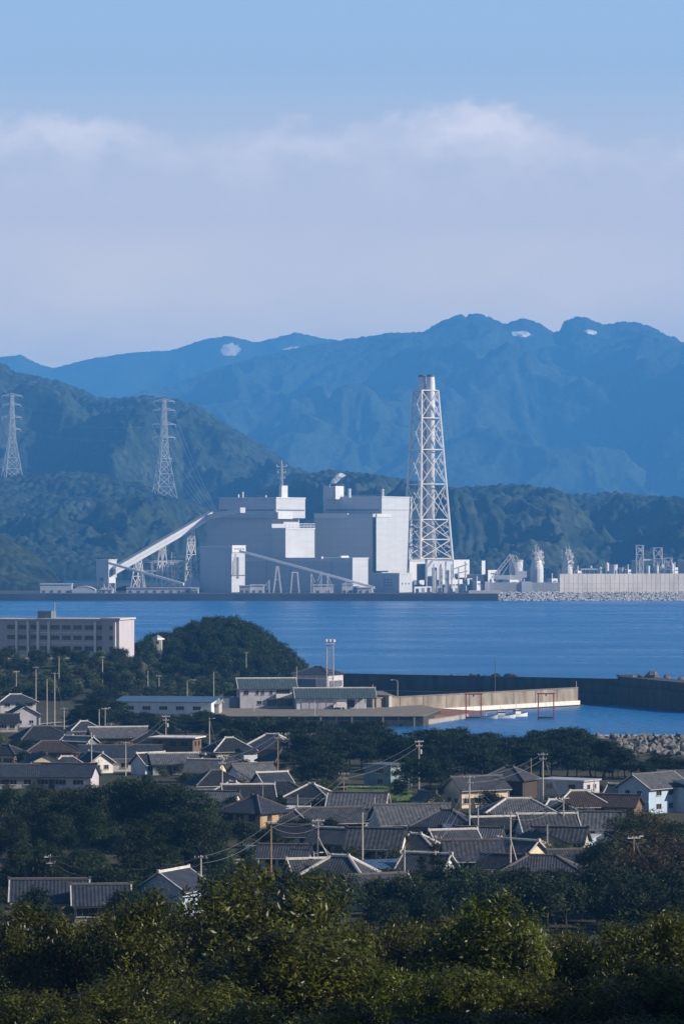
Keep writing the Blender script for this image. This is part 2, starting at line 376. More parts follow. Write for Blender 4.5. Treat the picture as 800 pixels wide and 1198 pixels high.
def ridge(name, prof, dc, df, db, zf, amp, wl, cell, ch, dx, dy, m, seed, p=0.8, margin=0.35, notch=0.0):
    half = 400 * dc / F * (1 + margin)
    xs = np.arange(-half, half + dx, dx); ys = np.arange(df, db + dy, dy)
    GX, GY = np.meshgrid(xs, ys)
    px = [q[0] for q in prof]; zc = [H + (HY - q[1]) * dc / F for q in prof]
    # the crest line, carried on past the frame as rolling ground
    x_ = [X(q, dc) for q in px]
    crest = np.interp(GX, x_, zc)
    soft = sum(np.interp(GX + o * 400 * dc / F * 0.12, x_, zc) for o in np.linspace(-1, 1, 15)) / 15
    out = np.clip(np.maximum(x_[0] - GX, GX - x_[-1]), 0, None)
    crest = crest + (fbm(GX / (wl * 1.2), GX * 0 + seed, seed, 3) - 0.5) * amp * 1.5 * np.clip(out / 60, 0, 1)
    wob = (fbm(GX / (wl * 2), GX * 0 + 3.3, seed + 9, 2) - 0.5) * (dc - df) * 0.15 * 0
    t = np.clip((GY - df) / (dc - df), 0, 1); tb = np.clip((GY - dc) / (db - dc), 0, 1)
    body = soft + (crest - soft) * np.clip((t - 0.72) / 0.28, 0, 1) ** 1.6
    zz = zf + (body - ch * 0.8 - zf) * (t ** p)
    warp = (fbm(GX / wl, GY / wl, seed + 3, 3) - 0.5) * wl * 0.9
    spur = ridged((GX + warp) / wl, (GY + warp * 0.6) / (wl * 2.2), seed, 5)
    fade = np.sin(PI * np.clip(t, 0, 1) ** 0.9) ** 0.8
    zz = zz + (spur - 0.72) * amp * 2.2 * fade * (t < 1)
    zz = zz + (fbm(GX / (wl * 0.35), GY / (wl * 0.35), seed + 5, 4) - 0.5) * amp * 0.35 * np.clip(fade * 1.5, 0, 1)
    # never above the crest's own line of sight
    lim = H + (crest - ch * 0.8 - H) * GY / dc * 0.985 - 2
    zz = np.where(t < 0.97, np.minimum(zz, np.where(lim > zf, lim, zz)), zz)
    zz = zz - tb * (crest - zf) * 0.8
    zz = zz + crowns(GX, GY, cell, seed + 20) * ch + crowns(GX, GY, cell * 0.45, seed + 31) * ch * 0.35
    zz[0, :] = zf - 3
    return struct(gridmesh(name, GX, GY, np.maximum(zz, -2), m, smooth=False)), (GX, GY, zz)
def bar_at(px, py, rx, rz, d): return (X(px, d), Z(py, d), rx * d / F, rz * d / F)
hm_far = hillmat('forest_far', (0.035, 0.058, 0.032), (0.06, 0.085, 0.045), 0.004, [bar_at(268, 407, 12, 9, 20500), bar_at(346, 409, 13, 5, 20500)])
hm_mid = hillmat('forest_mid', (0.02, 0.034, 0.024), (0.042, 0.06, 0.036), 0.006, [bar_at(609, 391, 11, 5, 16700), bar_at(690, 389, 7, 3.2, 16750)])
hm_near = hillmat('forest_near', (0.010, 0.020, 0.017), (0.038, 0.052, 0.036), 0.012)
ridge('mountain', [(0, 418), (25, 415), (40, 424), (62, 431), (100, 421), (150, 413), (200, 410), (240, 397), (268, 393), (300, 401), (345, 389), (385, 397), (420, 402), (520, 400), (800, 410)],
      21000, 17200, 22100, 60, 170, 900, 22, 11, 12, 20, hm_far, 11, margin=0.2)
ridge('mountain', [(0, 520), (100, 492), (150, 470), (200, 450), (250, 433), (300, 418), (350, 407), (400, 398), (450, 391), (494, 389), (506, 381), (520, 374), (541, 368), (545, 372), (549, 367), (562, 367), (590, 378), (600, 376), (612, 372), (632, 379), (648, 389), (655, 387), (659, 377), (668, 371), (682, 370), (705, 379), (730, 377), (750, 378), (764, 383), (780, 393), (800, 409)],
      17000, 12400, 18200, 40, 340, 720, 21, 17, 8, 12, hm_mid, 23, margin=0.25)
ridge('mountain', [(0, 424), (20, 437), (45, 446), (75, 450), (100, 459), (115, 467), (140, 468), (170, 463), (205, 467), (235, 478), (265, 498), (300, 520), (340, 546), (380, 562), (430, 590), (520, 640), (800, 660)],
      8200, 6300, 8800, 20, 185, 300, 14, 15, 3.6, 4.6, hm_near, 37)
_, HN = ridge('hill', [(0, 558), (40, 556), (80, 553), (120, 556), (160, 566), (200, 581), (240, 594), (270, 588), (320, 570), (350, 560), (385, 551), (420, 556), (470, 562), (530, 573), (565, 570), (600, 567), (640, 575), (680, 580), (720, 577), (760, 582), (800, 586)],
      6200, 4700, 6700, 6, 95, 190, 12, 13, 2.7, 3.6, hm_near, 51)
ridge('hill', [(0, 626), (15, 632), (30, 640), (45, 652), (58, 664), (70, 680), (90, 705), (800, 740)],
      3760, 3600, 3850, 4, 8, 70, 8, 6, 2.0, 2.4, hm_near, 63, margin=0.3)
# ================================================================== power station on the far shore
TH = math.radians(30); CT, ST = math.cos(TH), math.sin(TH)
UX = Vector((CT, -ST, 0)); VX = Vector((ST, CT, 0))       # along a front wall to the right; into the block
def blk(pl, pc, pr, D):
    """plan of a block whose left edge, front right corner and right edge are seen at columns pl, pc, pr"""
    C = Vector((X(pc, D), D, 0)); k = (pl - 400) / F
    Lu = (C.x - k * D) / (CT + k * ST); k = (pr - 400) / F
    Lv = (k * D - C.x) / (ST - k * CT)
    return C, Lu, Lv
def plan(C, Lu, Lv, e=0.0):
    a = C - UX * (Lu + e) - VX * e; b = C + UX * e - VX * e
    c = C + UX * e + VX * (Lv + e); d = C - UX * (Lu + e) + VX * (Lv + e)
    return [(p.x, p.y) for p in (a, b, c, d)]
def block_part(name, root, pl, pc, pr, yt, yb, D, m='panel', parapet=None):
    C, Lu, Lv = blk(pl, pc, pr, D); mb = MB()
    z1 = Z(yt, D); z0 = FG - 0.2 if yb is None else Z(yb, D)
    mb.prism(plan(C, Lu, Lv), z0, z1)
    o = obj(name, mb, M[m], root, world=True)
    if parapet:
        q = MB(); q.prism(plan(C, Lu, Lv, 0.45), z1 - parapet, z1 + 0.3)
        obj('parapet', q, M['panel_pale'], root, world=True)
    return C, Lu, Lv, z0, z1
def band(name, root, C, Lu, Lv, z0, z1, a0, a1, m, side='front', e=0.25, th=0.5):
    """a strip proud of a wall: a0..a1 along the wall (0..1)"""
    mb = MB()
    if side == 'front':
        p = C - UX * (Lu * (1 - a0)) - VX * e; q = C - UX * (Lu * (1 - a1)) - VX * e; n = VX * th
    else:
        p = C + VX * (Lv * a0) + UX * e; q = C + VX * (Lv * a1) + UX * e; n = -UX * th
    poly = [(p.x, p.y), (q.x, q.y), ((q + n).x, (q + n).y), ((p + n).x, (p + n).y)]
    mb.prism(poly, z0, z1); return obj(name, mb, M[m], root, world=True)
def cyl_part(name, root, px, yt, yb, wpx, D, m='white_steel', n=14, top=1.0):
    mb = MB(); c = Vector((X(px, D), D, 0)); r = wpx * D / F / 2; z0 = FG - 0.2 if yb is None else Z(yb, D); z1 = Z(yt, D)
    mb.lathe((c.x, c.y, 0), [(r, z0), (r, z1 - r * 0.15), (r * top * 0.85, z1)], n); return obj(name, mb, M[m], root, world=True, smooth=False)
def base_at(px, D): return (X(px, D), D, FG)

# ---- left boiler house
D = 3545
t = thing('boiler_house', 'huge shaded boiler house with antenna mast on top, joined to the sloping conveyor', 'industrial building', base_at(300, D))
C1 = block_part('boiler_hall', t, 242, 318, 350, 599, None, D)
band('roof_gallery', t, *C1[:3], Z(604.5, D), Z(599, D) + 0.4, 0.0, 0.5, 'panel_pale', e=1.2, th=3)
C2 = block_part('penthouse', t, 256, 323, 357, 582, 606, D - 6, parapet=0.8)
band('louvre_strip', t, *C2[:3], Z(597.3, D - 6), Z(596, D - 6), 0.02, 0.96, 'louvre')
band('louvre_strip', t, *C2[:3], Z(597.3, D - 6), Z(596, D - 6), 0.03, 0.97, 'louvre', 'right')
C3 = block_part('stair_block', t, 318, 334, 368, 618, 652.5, D - 14, m='panel', parapet=0.8)
mb = MB()
for i in range(9):
    p = C3[0] + VX * (C3[2] * i / 8); mb.bar((p.x, p.y, C3[4]), (p.x, p.y, C3[4] + 4.5), 0.4)
for hz in (1.5, 3, 4.4):
    p = C3[0]; q = C3[0] + VX * C3[2]; mb.bar((p.x, p.y, C3[4] + hz), (q.x, q.y, C3[4] + hz), 0.35)
obj('roof_railing', mb, M['white_steel'], t, world=True)
band('ledge', t, *C2[:3], Z(607, D - 6), Z(599, D - 6), 0.0, 0.5, 'panel_pale', 'right', e=2.2, th=2.6)
C4 = block_part('lift_tower', t, 326.5, 329.5, 336.5, 568, 583, D + 8, m='panel_pale')
mb = MB(); c = Vector((X(329.5, D + 8), D + 10, 0)); z0, z1 = Z(568, D), Z(542, D)
for a in range(4):
    e = Vector((math.cos(a * PI / 2 + .5), math.sin(a * PI / 2 + .5), 0)) * 1.6
    mb.bar(c + e + Vector((0, 0, z0)), c + e * 0.35 + Vector((0, 0, z1)), 0.45)
for k in range(6):
    h = z0 + (z1 - z0) * k / 6; h2 = z0 + (z1 - z0) * (k + 1) / 6; s_ = 1.6 * (1 - .65 * k / 6)
    mb.bar(c + Vector((-s_, 0, h)), c + Vector((s_, 0, h2)), 0.3); mb.bar(c + Vector((s_, 0, h)), c + Vector((-s_, 0, h2)), 0.3)
for h, w in ((z1 - 3, 4.5), (z1 - 9, 3.5), (z1 - 14, 3)):
    mb.box((c.x, c.y, h), (w * 2, 0.6, 0.5)); mb.box((c.x - w, c.y, h + 1), (0.8, 0.8, 2)); mb.box((c.x + w, c.y, h + 1), (0.8, 0.8, 2))
mb.tube(c + Vector((0, 0, z1)), c + Vector((0, 0, z1 + 3)), 0.25, 5)
obj('antenna_mast', mb, M['white_steel'], t, world=True)
for px, yt in ((284, 575.5), (279, 578.5), (311, 579.5)):
    cyl_part('roof_vent', t, px, yt, 582.2, 2.0, D + 5)
# ---- right boiler house
D = 3588
t = thing('boiler_house', 'huge boiler house with bright white right face, beside the lattice chimney', 'industrial building', base_at(425, D))
K1 = block_part('boiler_hall', t, 368, 436, 470, 601, None, D)
band('roof_gallery', t, *K1[:3], Z(606, D), Z(601, D) + 0.4, 0.0, 0.58, 'panel_pale', e=1.2, th=3)
K2 = block_part('penthouse', t, 378, 446.5, 482, 581, None, D + 8, parapet=0.6)
for k in range(26):
    band('louvre', t, *K2[:3], Z(597.2, D), Z(595.6, D), 0.06 + k * 0.035, 0.06 + k * 0.035 + 0.022, 'louvre')
band('louvre_strip', t, *K2[:3], Z(597, D + 8), Z(595.4, D + 8), 0.04, 0.985, 'grey_steel', 'right')
K3 = block_part('duct_casing', t, 439.3, 440.2, 457, 601.5, 668, D - 6, m='panel')
band('cornice', t, *K3[:3], Z(605, D - 6), Z(601, D - 6), 0.0, 1.0, 'panel_pale', 'right', e=0.5)
block_part('stair_block', t, 378.2, 391, 402, 569, 584, D + 25)
block_part('roof_hut', t, 391.5, 392.5, 402, 568.5, 584, D + 22, m='panel_pale')
for px, yt, w in ((408.5, 571.5, 4), (447.6, 572, 3)):
    mb = MB(); c = Vector((X(px, D), D + 12, 0)); r = w * .8 / 2
    mb.lathe((c.x, c.y, 0), [(r, Z(582, D)), (r, Z(yt + 1.5, D)), (r * 1.25, Z(yt + 1, D)), (r * 0.9, Z(yt, D))], 10)
    obj('roof_vent', mb, M['panel_pale'], t, world=True)
mb = MB()
for k in range(16):
    p = K2[0] - UX * (K2[1] * (0.1 + k * 0.052)); mb.bar((p.x, p.y, K2[4]), (p.x, p.y, K2[4] + 1.6), 0.25)
p = K2[0] - UX * (K2[1] * 0.1); q = K2[0] - UX * (K2[1] * 0.88); mb.bar((p.x, p.y, K2[4] + 1.5), (q.x, q.y, K2[4] + 1.5), 0.25)
obj('roof_railing', mb, M['white_steel'], t, world=True)
mb = MB(); p0 = P(385.8, 569, D + 26)
mb.tube(p0 + Vector((0, 0, -1)), p0 + Vector((0, 0, 2.2)), 0.5, 8)
obj('steam_pipe', mb, M['white_steel'], t, world=True)
# steam plume
sm = bpy.data.materials.new('steam'); sm.use_nodes = True; nt = sm.node_tree; nt.nodes.clear()
out = nt.nodes.new('ShaderNodeOutputMaterial'); df = nt.nodes.new('ShaderNodeBsdfDiffuse'); tl = nt.nodes.new('ShaderNodeBsdfTranslucent'); tp = nt.nodes.new('ShaderNodeBsdfTransparent')
for n_ in (df, tl): n_.inputs[0].default_value = (0.95, 0.95, 0.95, 1)
m1 = nt.nodes.new('ShaderNodeMixShader'); m2 = nt.nodes.new('ShaderNodeMixShader'); m1.inputs[0].default_value = .5
tc_ = nt.nodes.new('ShaderNodeTexCoord'); nz = nt.nodes.new('ShaderNodeTexNoise'); nz.inputs['Scale'].default_value = .25; nz.inputs['Detail'].default_value = 5; nt.links.new(tc_.outputs['Object'], nz.inputs['Vector'])
mr = nt.nodes.new('ShaderNodeMapRange'); mr.inputs['From Min'].default_value = .38; mr.inputs['From Max'].default_value = .62; nt.links.new(nz.outputs['Fac'], mr.inputs[0]); nt.links.new(mr.outputs[0], m2.inputs[0])
nt.links.new(df.outputs[0], m1.inputs[1]); nt.links.new(tl.outputs[0], m1.inputs[2]); nt.links.new(tp.outputs[0], m2.inputs[1]); nt.links.new(m1.outputs[0], m2.inputs[2]); nt.links.new(m2.outputs[0], out.inputs['Surface'])
mb = MB(); rr = random.Random(3)
n = 9
prof = []
pts = [(385.8, 567.3, 0.35), (386.2, 565.5, 0.6), (387.5, 563.5, 1.1), (389.5, 562, 1.7), (392, 560.6, 2.3), (394.5, 559.5, 2.7), (397, 558, 2.3), (399.5, 557, 1.6), (402.5, 556.6, 0.8), (405, 556.4, 0.2)]
ring = []
for (px, py, r) in pts:
    c = P(px, py, D + 26)
    ring.append([c + Vector((0.6 * r * math.cos(a), 2 * r * math.sin(a + .5), 1.9 * r * math.cos(a) * 1.0)) * (0.75 + 0.5 * rr.random()) * 0.9 + Vector((0, 0, 0)) for a in [2 * PI * k / n for k in range(n)]])
vs = [v for r_ in ring for v in r_]; fs = [tuple(range(n))]
for i in range(len(ring) - 1):
    for k in range(n): fs.append((i * n + k, i * n + (k + 1) % n, (i + 1) * n + (k + 1) % n, (i + 1) * n + k))
fs.append(tuple(reversed(range((len(ring) - 1) * n, len(ring) * n))))
mb.add(vs, fs)
struct(obj('steam_plume', mb, sm), 'stuff')
# ---- turbine hall
D = 3500
t = thing('turbine_hall', 'long low turbine hall in front of the boilers with white right end', 'industrial building', base_at(350, D))
T1 = block_part('hall', t, 287, 412.3, 430.5, 653, None, D, parapet=0.7)
band('upper_band', t, *T1[:3], Z(657, D), Z(653.5, D), 0.0, 0.99, 'panel_pale')
for a in (0.2, 0.42, 0.62, 0.8):
    band('downpipe', t, *T1[:3], FG, Z(657.2, D), a, a + 0.004, 'grey_steel', e=0.4)
block_part('roof_hut', t, 397, 399, 408, 650.3, 654, D + 10, m='panel_pale')
block_part('roof_hut', t, 369, 376, 378, 651, 654, D + 10, m='panel')
# ---- small blocks in front
D = 3470
t = thing('pump_house', 'small shaded cube building with bright right wall at the waterfront below the boilers', 'industrial building', base_at(460, D))
Q = block_part('wall', t, 436, 467, 482, 671, None, D, parapet=0.5)
for i in range(3):
    for j in range(3):
        band('window', t, *Q[:3], Z(679 + j * 3.2, D), Z(677.6 + j * 3.2, D), 0.42 + i * 0.13, 0.47 + i * 0.13, 'louvre')
for i in range(3): band('window', t, *Q[:3], Z(684, D), Z(682, D), 0.2 + i * 0.25, 0.27 + i * 0.25, 'louvre', 'right')
t = thing('annex_building', 'low white annex between the pump house and chimney foot', 'industrial building', base_at(488, 3520))
A = block_part('wall', t, 478, 479, 497, 655, None, 3520, m='panel_pale')
band('roof_rim', t, *A[:3], Z(657, 3520), Z(655, 3520) + .3, 0, 1, 'grey_steel', 'right')
t = thing('bunker_building', 'dark coal bunker tower with bright stair shaft where two conveyors meet', 'industrial building', base_at(255, 3480))
B = block_part('wall', t, 234, 271, 286.5, 639.5, None, 3480, parapet=0.8)
band('shaft_top', t, *B[:3], Z(646.5, 3480), Z(638, 3480), -0.02, 1.0, 'panel_pale', 'right', e=0.9, th=1.2)
band('window', t, *B[:3], Z(677, 3480), Z(652, 3480), 0.35, 0.52, 'louvre', 'right', e=.3)
for k, (a, y0) in enumerate(((0.1, 656), (0.2, 652), (0.3, 648))):
    band('brace', t, *B[:3], Z(673, 3480), Z(y0, 3480), a - .04, a + .02, 'grey_steel', 'right', e=.6)
band('ledge', t, *B[:3], Z(673.8, 3480), Z(672.8, 3480), -.02, 1.0, 'louvre', 'right', e=.5)
for k in range(4): band('vent', t, *B[:3], Z(643, 3480), Z(641.5, 3480), .15 + k * .2, .27 + k * .2, 'louvre', 'right', e=1.0)
# ---- transfer tower on legs
D = 3475
t = thing('transfer_tower', 'boxy conveyor transfer tower on steel legs, at the far end of the coal conveyor', 'industrial tower', base_at(125, D))
R = block_part('cabin', t, 112.5, 127, 136.5, 655, 676, D, parapet=0.5)
for i, j in ((0.05, .1), (.95, .1), (.05, .9), (.95, .9)):
    p = R[0] - UX * (R[1] * i) + VX * (R[2] * j); mb = MB(); mb.bar((p.x, p.y, FG - .2), (p.x, p.y, R[3] + .2), 1.0); obj('leg', mb, M['white_steel'], t, world=True)
mb = MB()
for (i, i2, j, j2) in ((.05, .95, .1, .1), (.95, .95, .1, .9), (.05, .95, .9, .9)):
    p = R[0] - UX * (R[1] * i) + VX * (R[2] * j); q = R[0] - UX * (R[1] * i2) + VX * (R[2] * j2)
    mb.bar((p.x, p.y, FG), (q.x, q.y, R[3]), .5); mb.bar((q.x, q.y, FG), (p.x, p.y, R[3]), .5)
obj('bracing', mb, M['white_steel'], t, world=True)
mb = MB(); c = R[0] + VX * R[2] * .5; mb.prism(plan(R[0] + UX * .3, R[1] * .4, R[2] * .8), R[3] - 5, R[3] + .1); obj('chute', mb, M['panel_pale'], t, world=True)

def gallery(label, a, b, wid, hgt, m='panel_pale', group=None, trestles=(), cap=True):
    """an inclined covered conveyor from a to b with its trestles as parts"""
    a, b = Vector(a), Vector(b); t = thing('conveyor', label, 'conveyor', (a.x, a.y, FG), 0, group)
    d = (b - a); h = Vector((d.x, d.y, 0)).normalized(); s_ = Vector((h.y, -h.x, 0))
    if s_.y > 0: s_ = -s_
    def cs(p, e=0, u0=0, u1=1): return [p + s_ * (wid / 2 + e) + Vector((0, 0, u0)), p - s_ * (wid / 2 + e) + Vector((0, 0, u0)), p - s_ * (wid / 2 + e) + Vector((0, 0, u1)), p + s_ * (wid / 2 + e) + Vector((0, 0, u1))]
    mb = MB(); mb.add(cs(a, 0, 0, hgt) + cs(b, 0, 0, hgt), [(3, 2, 1, 0), (4, 5, 6, 7), (0, 1, 5, 4), (1, 2, 6, 5), (2, 3, 7, 6), (3, 0, 4, 7)])
    obj('gallery', mb, M[m], t, world=True)
    if cap:
        mb = MB(); mb.add(cs(a, .35, hgt + .02, hgt + .5) + cs(b, .35, hgt + .02, hgt + .5), [(3, 2, 1, 0), (4, 5, 6, 7), (0, 1, 5, 4), (1, 2, 6, 5), (2, 3, 7, 6), (3, 0, 4, 7)])
        obj('gallery_roof', mb, M['grey_steel'], t, world=True)
        mb = MB(); mb.add(cs(a, .12, hgt * .42, hgt * .62) + cs(b, .12, hgt * .42, hgt * .62), [(3, 2, 1, 0), (4, 5, 6, 7), (0, 1, 5, 4), (1, 2, 6, 5), (2, 3, 7, 6), (3, 0, 4, 7)])
        obj('window_strip', mb, M['panel'], t, world=True)
    for f, w in trestles:
        c = a.lerp(b, f); mb = MB(); hh = c.z - FG
        for sx in (-1, 1):
            for sy in (-1, 1):
                mb.bar(c + h * (sx * w * 1.0) + s_ * (sy * wid * .75) + Vector((0, 0, -hh)), c + h * (sx * w * .3) + s_ * (sy * wid * .45), .9)
        n_ = max(2, int(hh / 11))
        for k in range(n_):
            f0, f1 = k / n_, (k + 1) / n_
            for sy in (-1, 1):
                def q(fx, sx): return c + h * (sx * w * (1 - .7 * fx)) + s_ * (sy * wid * (.75 - .3 * fx)) + Vector((0, 0, -hh * (1 - fx)))
                mb.bar(q(f0, -1), q(f1, 1), .5); mb.bar(q(f0, 1), q(f1, -1), .5); mb.bar(q(f1, -1), q(f1, 1), .5)
        obj('trestle', mb, M['white_steel'], t, world=True)
    return t
gallery('wide inclined coal conveyor climbing from the transfer tower to the boiler house', P(133, 672, 3478), P(246, 607, 3535), 8, 6.5, trestles=((0.25, 5), (0.5, 4), (0.8, 4)))
gallery('shaded head section of the coal conveyor against the boiler wall', P(243, 609, 3531), P(284, 600, 3500), 7, 5, m='panel', cap=False)
gallery('thin white conveyor sloping down from the transfer tower to the ground', P(127, 660, 3470), P(215, 685, 3455), 3.2, 2.2, m='white_steel', trestles=((0.45, 2),), cap=False)
gallery('thin white conveyor sloping down from bunker building to pump house', P(280, 646, 3462), P(438, 689, 3445), 3.2, 2.2, m='white_steel', trestles=((0.98, 1.2),), cap=False)

def frame_support(label, xl, xr, txl, txr, yt, D, group=None, beam=True):
    t = thing('support_frame', label, 'steel frame', base_at((xl + xr) / 2, D), 0, group)
    for a, b in ((xl, txl), (xr, txr)):
        mb = MB(); mb.bar((X(a, D), D, FG), (X(b, D), D, Z(yt, D)), 1.2); obj('leg', mb, M['white_steel'], t, world=True)
    mb = MB(); mb.bar((X(txl - .8, D), D, Z(yt, D) + .6), (X(txr + .8, D), D, Z(yt, D) + .6), 1.0); obj('crossbeam', mb, M['white_steel'], t, world=True)
    if beam:
        f = .5; mb = MB(); mb.bar((X(xl + (txl - xl) * f, D), D, Z(yt + (692 - yt) * f, D)), (X(xr + (txr - xr) * f, D), D, Z(yt + (692 - yt) * f, D)), .7); obj('brace', mb, M['white_steel'], t, world=True)
frame_support('tall narrow white A-shaped frame under the thin conveyor', 320, 329, 323.7, 325.5, 664, 3452)
frame_support('short white trapezoid frame standing alone under the thin conveyor', 340, 350, 342, 348, 670.5, 3452, beam=False)

# ---- lattice chimney
D = 3662
t = thing('lattice_chimney', 'tall white lattice tower carrying two tapered chimney flues', 'chimney', base_at(500, D))
zs = [Z(y, D) for y in (457, 489.3, 526.2, 566.6, 608, 631.3, 653.5)]; zb = FG; zt = zs[0]
cx, cy = X(499.2, D), D
ht, hb = (30 * .82 / 2) / math.cos(math.radians(15)) , 0
def corner(k, z):
    f = (zt - z) / (zt - zs[-1]); xl = 482.7 + (471.5 - 482.7) * f; xr = 512.6 + (529.4 - 512.6) * f
    half = (xr - xl) / 2 * D / F; mid = X((xl + xr) / 2, D); r = half / math.cos(math.radians(14))
    a = math.radians(-14 + 90 * k - 4)
    return Vector((mid + r * math.cos(a), D + r * math.sin(a), z))
for k in range(4):
    mb = MB(); mb.tube(corner(k, zb), corner(k, zt), 1.35, 8, 0.95); obj('leg', mb, M['white_steel'], t, world=True)
lv = [zs[0], zs[1], zs[2], zs[3], zs[4], zs[5], zs[6], FG + 2]
for i, z in enumerate(lv[:-1]):
    mb = MB()
    for k in range(4):
        mb.tube(corner(k, z), corner(k + 1, z), .62, 6)
        z2 = lv[i + 1]; m_ = (corner(k, z) + corner(k + 1, z)) / 2; m2 = (corner(k, z2) + corner(k + 1, z2)) / 2
        # K bracing meeting at the middle of the next ring, with stiffeners
        a, b, c_, d_ = corner(k, z), corner(k + 1, z), corner(k, z2), corner(k + 1, z2)
        x_ = a.lerp(d_, .5); 
        mb.tube(a, d_, .5, 5); mb.tube(b, c_, .5, 5)
        for (p, q) in ((a, c_), (b, d_)):
            mb.tube(p.lerp(q, .5), x_.lerp(p, .5), .28, 4); mb.tube(p.lerp(q, .5), x_.lerp(q, .5), .28, 4)
    for k in range(2): mb.tube((corner(k, z) + corner(k + 1, z)) / 2, (corner(k + 2, z) + corner(k + 3, z)) / 2, .4, 5)
    obj('bracing', mb, M['white_steel'], t, world=True)
mb = MB(); mb.prism([(corner(k, zt).x, corner(k, zt).y) for k in range(4)], zt - .5, zt + .4); 
obj('top_platform', mb, M['white_steel'], t, world=True)
for px, dy, tilt in ((494, 3.0, 0.3), (503.6, -3.0, -1.0)):
    c = Vector((X(px, D), D + dy, 0)); mb = MB(); r = 4.4
    prof = [(r, FG), (r, zt + 1), (r * 0.98, zt + 3), (r * .80, Z(439.5, D)), (r * .80, Z(438.6, D))]
    mb.lathe((c.x, c.y, 0), prof, 20); fl = obj('flue', mb, M['flue'], t, world=True, smooth=True)
    mb = MB(); mb.lathe((c.x, c.y, 0), [(r * .86, Z(441, D)), (r * .86, Z(438.2, D)), (r * .55, Z(438.2, D)), (r * .5, Z(439.5, D))], 20)
    o = obj('rim', mb, M['dark_cap'], None); o.parent = fl
    for v in o.data.vertices: v.co = v.co - Vector(t.location)
    for z in lv[1:6]:
        mb = MB(); mb.lathe((c.x, c.y, 0), [(r * 1.0, z - .7), (r * 1.12, z - .6), (r * 1.12, z + .6), (r * 1.0, z + .7)], 20)
        o = obj('ring', mb, M['grey_steel'], None); o.parent = fl
        for v in o.data.vertices: v.co = v.co - Vector(t.location)

# ---- duct house and gear at the chimney foot
D = 3500
t = thing('duct_house', 'white flue gas duct house with open steel bays at the chimney foot', 'industrial building', base_at(515, D))
G = block_part('roof_duct', t, 483, 484, 541, 679, 684.5, D, m='panel_pale')
block_part('duct', t, 497, 500, 531, 655, 680, D + 30, m='panel')
block_part('casing', t, 529.5, 530.5, 549, 655, 676, D + 12, m='panel_pale')
for k, px in enumerate((499, 507, 514, 521, 528, 536, 544)):
    mb = MB(); d_ = D + 2 + k; mb.bar((X(px, d_), d_ - 4, FG), (X(px, d_), d_ - 4, Z(657 + (k % 3) * 3, d_)), 1.3); obj('column', mb, M['white_steel'], t, world=True)
for px, w, yt in ((508, 6, 664), (523, 5, 667), (516, 3, 660)): cyl_part('duct_pipe', t, px, yt, None, w, D + 4, 'panel_pale', 12)
mb = MB(); mb.bar(P(497, 668, D - 1), P(506, 655, D - 1), 2.0); mb.bar(P(506, 655, D - 1), P(530, 656, D - 1), 1.6); mb.bar(P(530, 666, D - 1), P(547, 660, D - 1), 1.0); mb.bar(P(531, 672, D - 1), P(547, 668, D - 1), 1.0)
obj('cross_pipe', mb, M['white_steel'], t, world=True)
t = thing('machine_shed', 'low dark shed beneath the duct house on the quay', 'shed', base_at(515, 3470))
block_part('wall', t, 483, 484.5, 546, 686.5, None, 3470, m='panel')
for k in range(9): 
    mb = MB(); px = 488 + k * 6.6; d_ = 3440 + k * 1.0; mb.box((X(px, d_), d_, FG + 2), (3.0, 2, 4 + (k % 3))); obj('cabinet', mb, M['panel_pale' if k % 2 else 'louvre'], t, world=True)
t = thing('substation_block', 'dark slab-sided building with small white chute tower, right of the chimney foot', 'industrial building', base_at(556, 3510))
block_part('wall', t, 546, 566, 572, 672, None, 3510, m='grey_steel')
block_part('tower', t, 562.5, 563.5, 567.5, 656, 673, 3508, m='panel_pale')
block_part('annex', t, 545.5, 546.5, 553, 677, None, 3500, m='panel_pale')
t = thing('control_house', 'small white cube house in front of the ship unloading crane', 'building', base_at(576, 3500))
c_ = block_part('wall', t, 570, 570.8, 585, 667, None, 3500, m='panel_pale')
band('window', t, *c_[:3], Z(672, 3500), Z(670.5, 3500), .2, .8, 'louvre', 'right')

# ---- ship unloading crane
D = 3485
t = thing('unloading_crane', 'white lattice boom crane leaning over the seawall', 'crane', base_at(592, D))
def lat(mb, a, b, w, n=7, r=.45):
    a, b = Vector(a), Vector(b); d_ = (b - a).normalized(); u = Vector((0, 1, 0)); v = d_.cross(u).normalized()
    cs = [(u * sx + v * sz) * (w / 2) for sx, sz in ((-1, -1), (1, -1), (1, 1), (-1, 1))]
    for c in cs: mb.bar(a + c, b + c, r * 1.3)
    for k in range(n):
        p, q = a.lerp(b, k / n), a.lerp(b, (k + 1) / n)
        for i in range(4):
            j = (i + 1) % 4; mb.bar(p + cs[i if k % 2 else j], q + cs[j if k % 2 else i], r)
mb = MB(); lat(mb, P(576, 677, D), P(598, 649, D), 2.6); obj('boom', mb, M['white_steel'], t, world=True)
mb = MB(); lat(mb, P(598, 649, D), P(605, 668, D), 2.0, 5); obj('mast', mb, M['white_steel'], t, world=True)
mb = MB(); mb.box(P(595, 675.5, D), (26, 6, 4)); mb.box(P(611, 672, D), (8, 5, 6)); obj('machinery_deck', mb, M['panel_pale'], t, world=True)
mb = MB(); mb.bar(P(602, 649.5, D), P(586, 675, D), .5); mb.bar(P(603.5, 650, D), P(614, 672, D), .5); obj('stay_cable', mb, M['white_steel'], t, world=True)
for px in (582, 590, 604, 613):
    mb = MB(); mb.bar(P(px, 677, D), (X(px, D), D, FG), 1.2); obj('leg', mb, M['white_steel'], t, world=True)

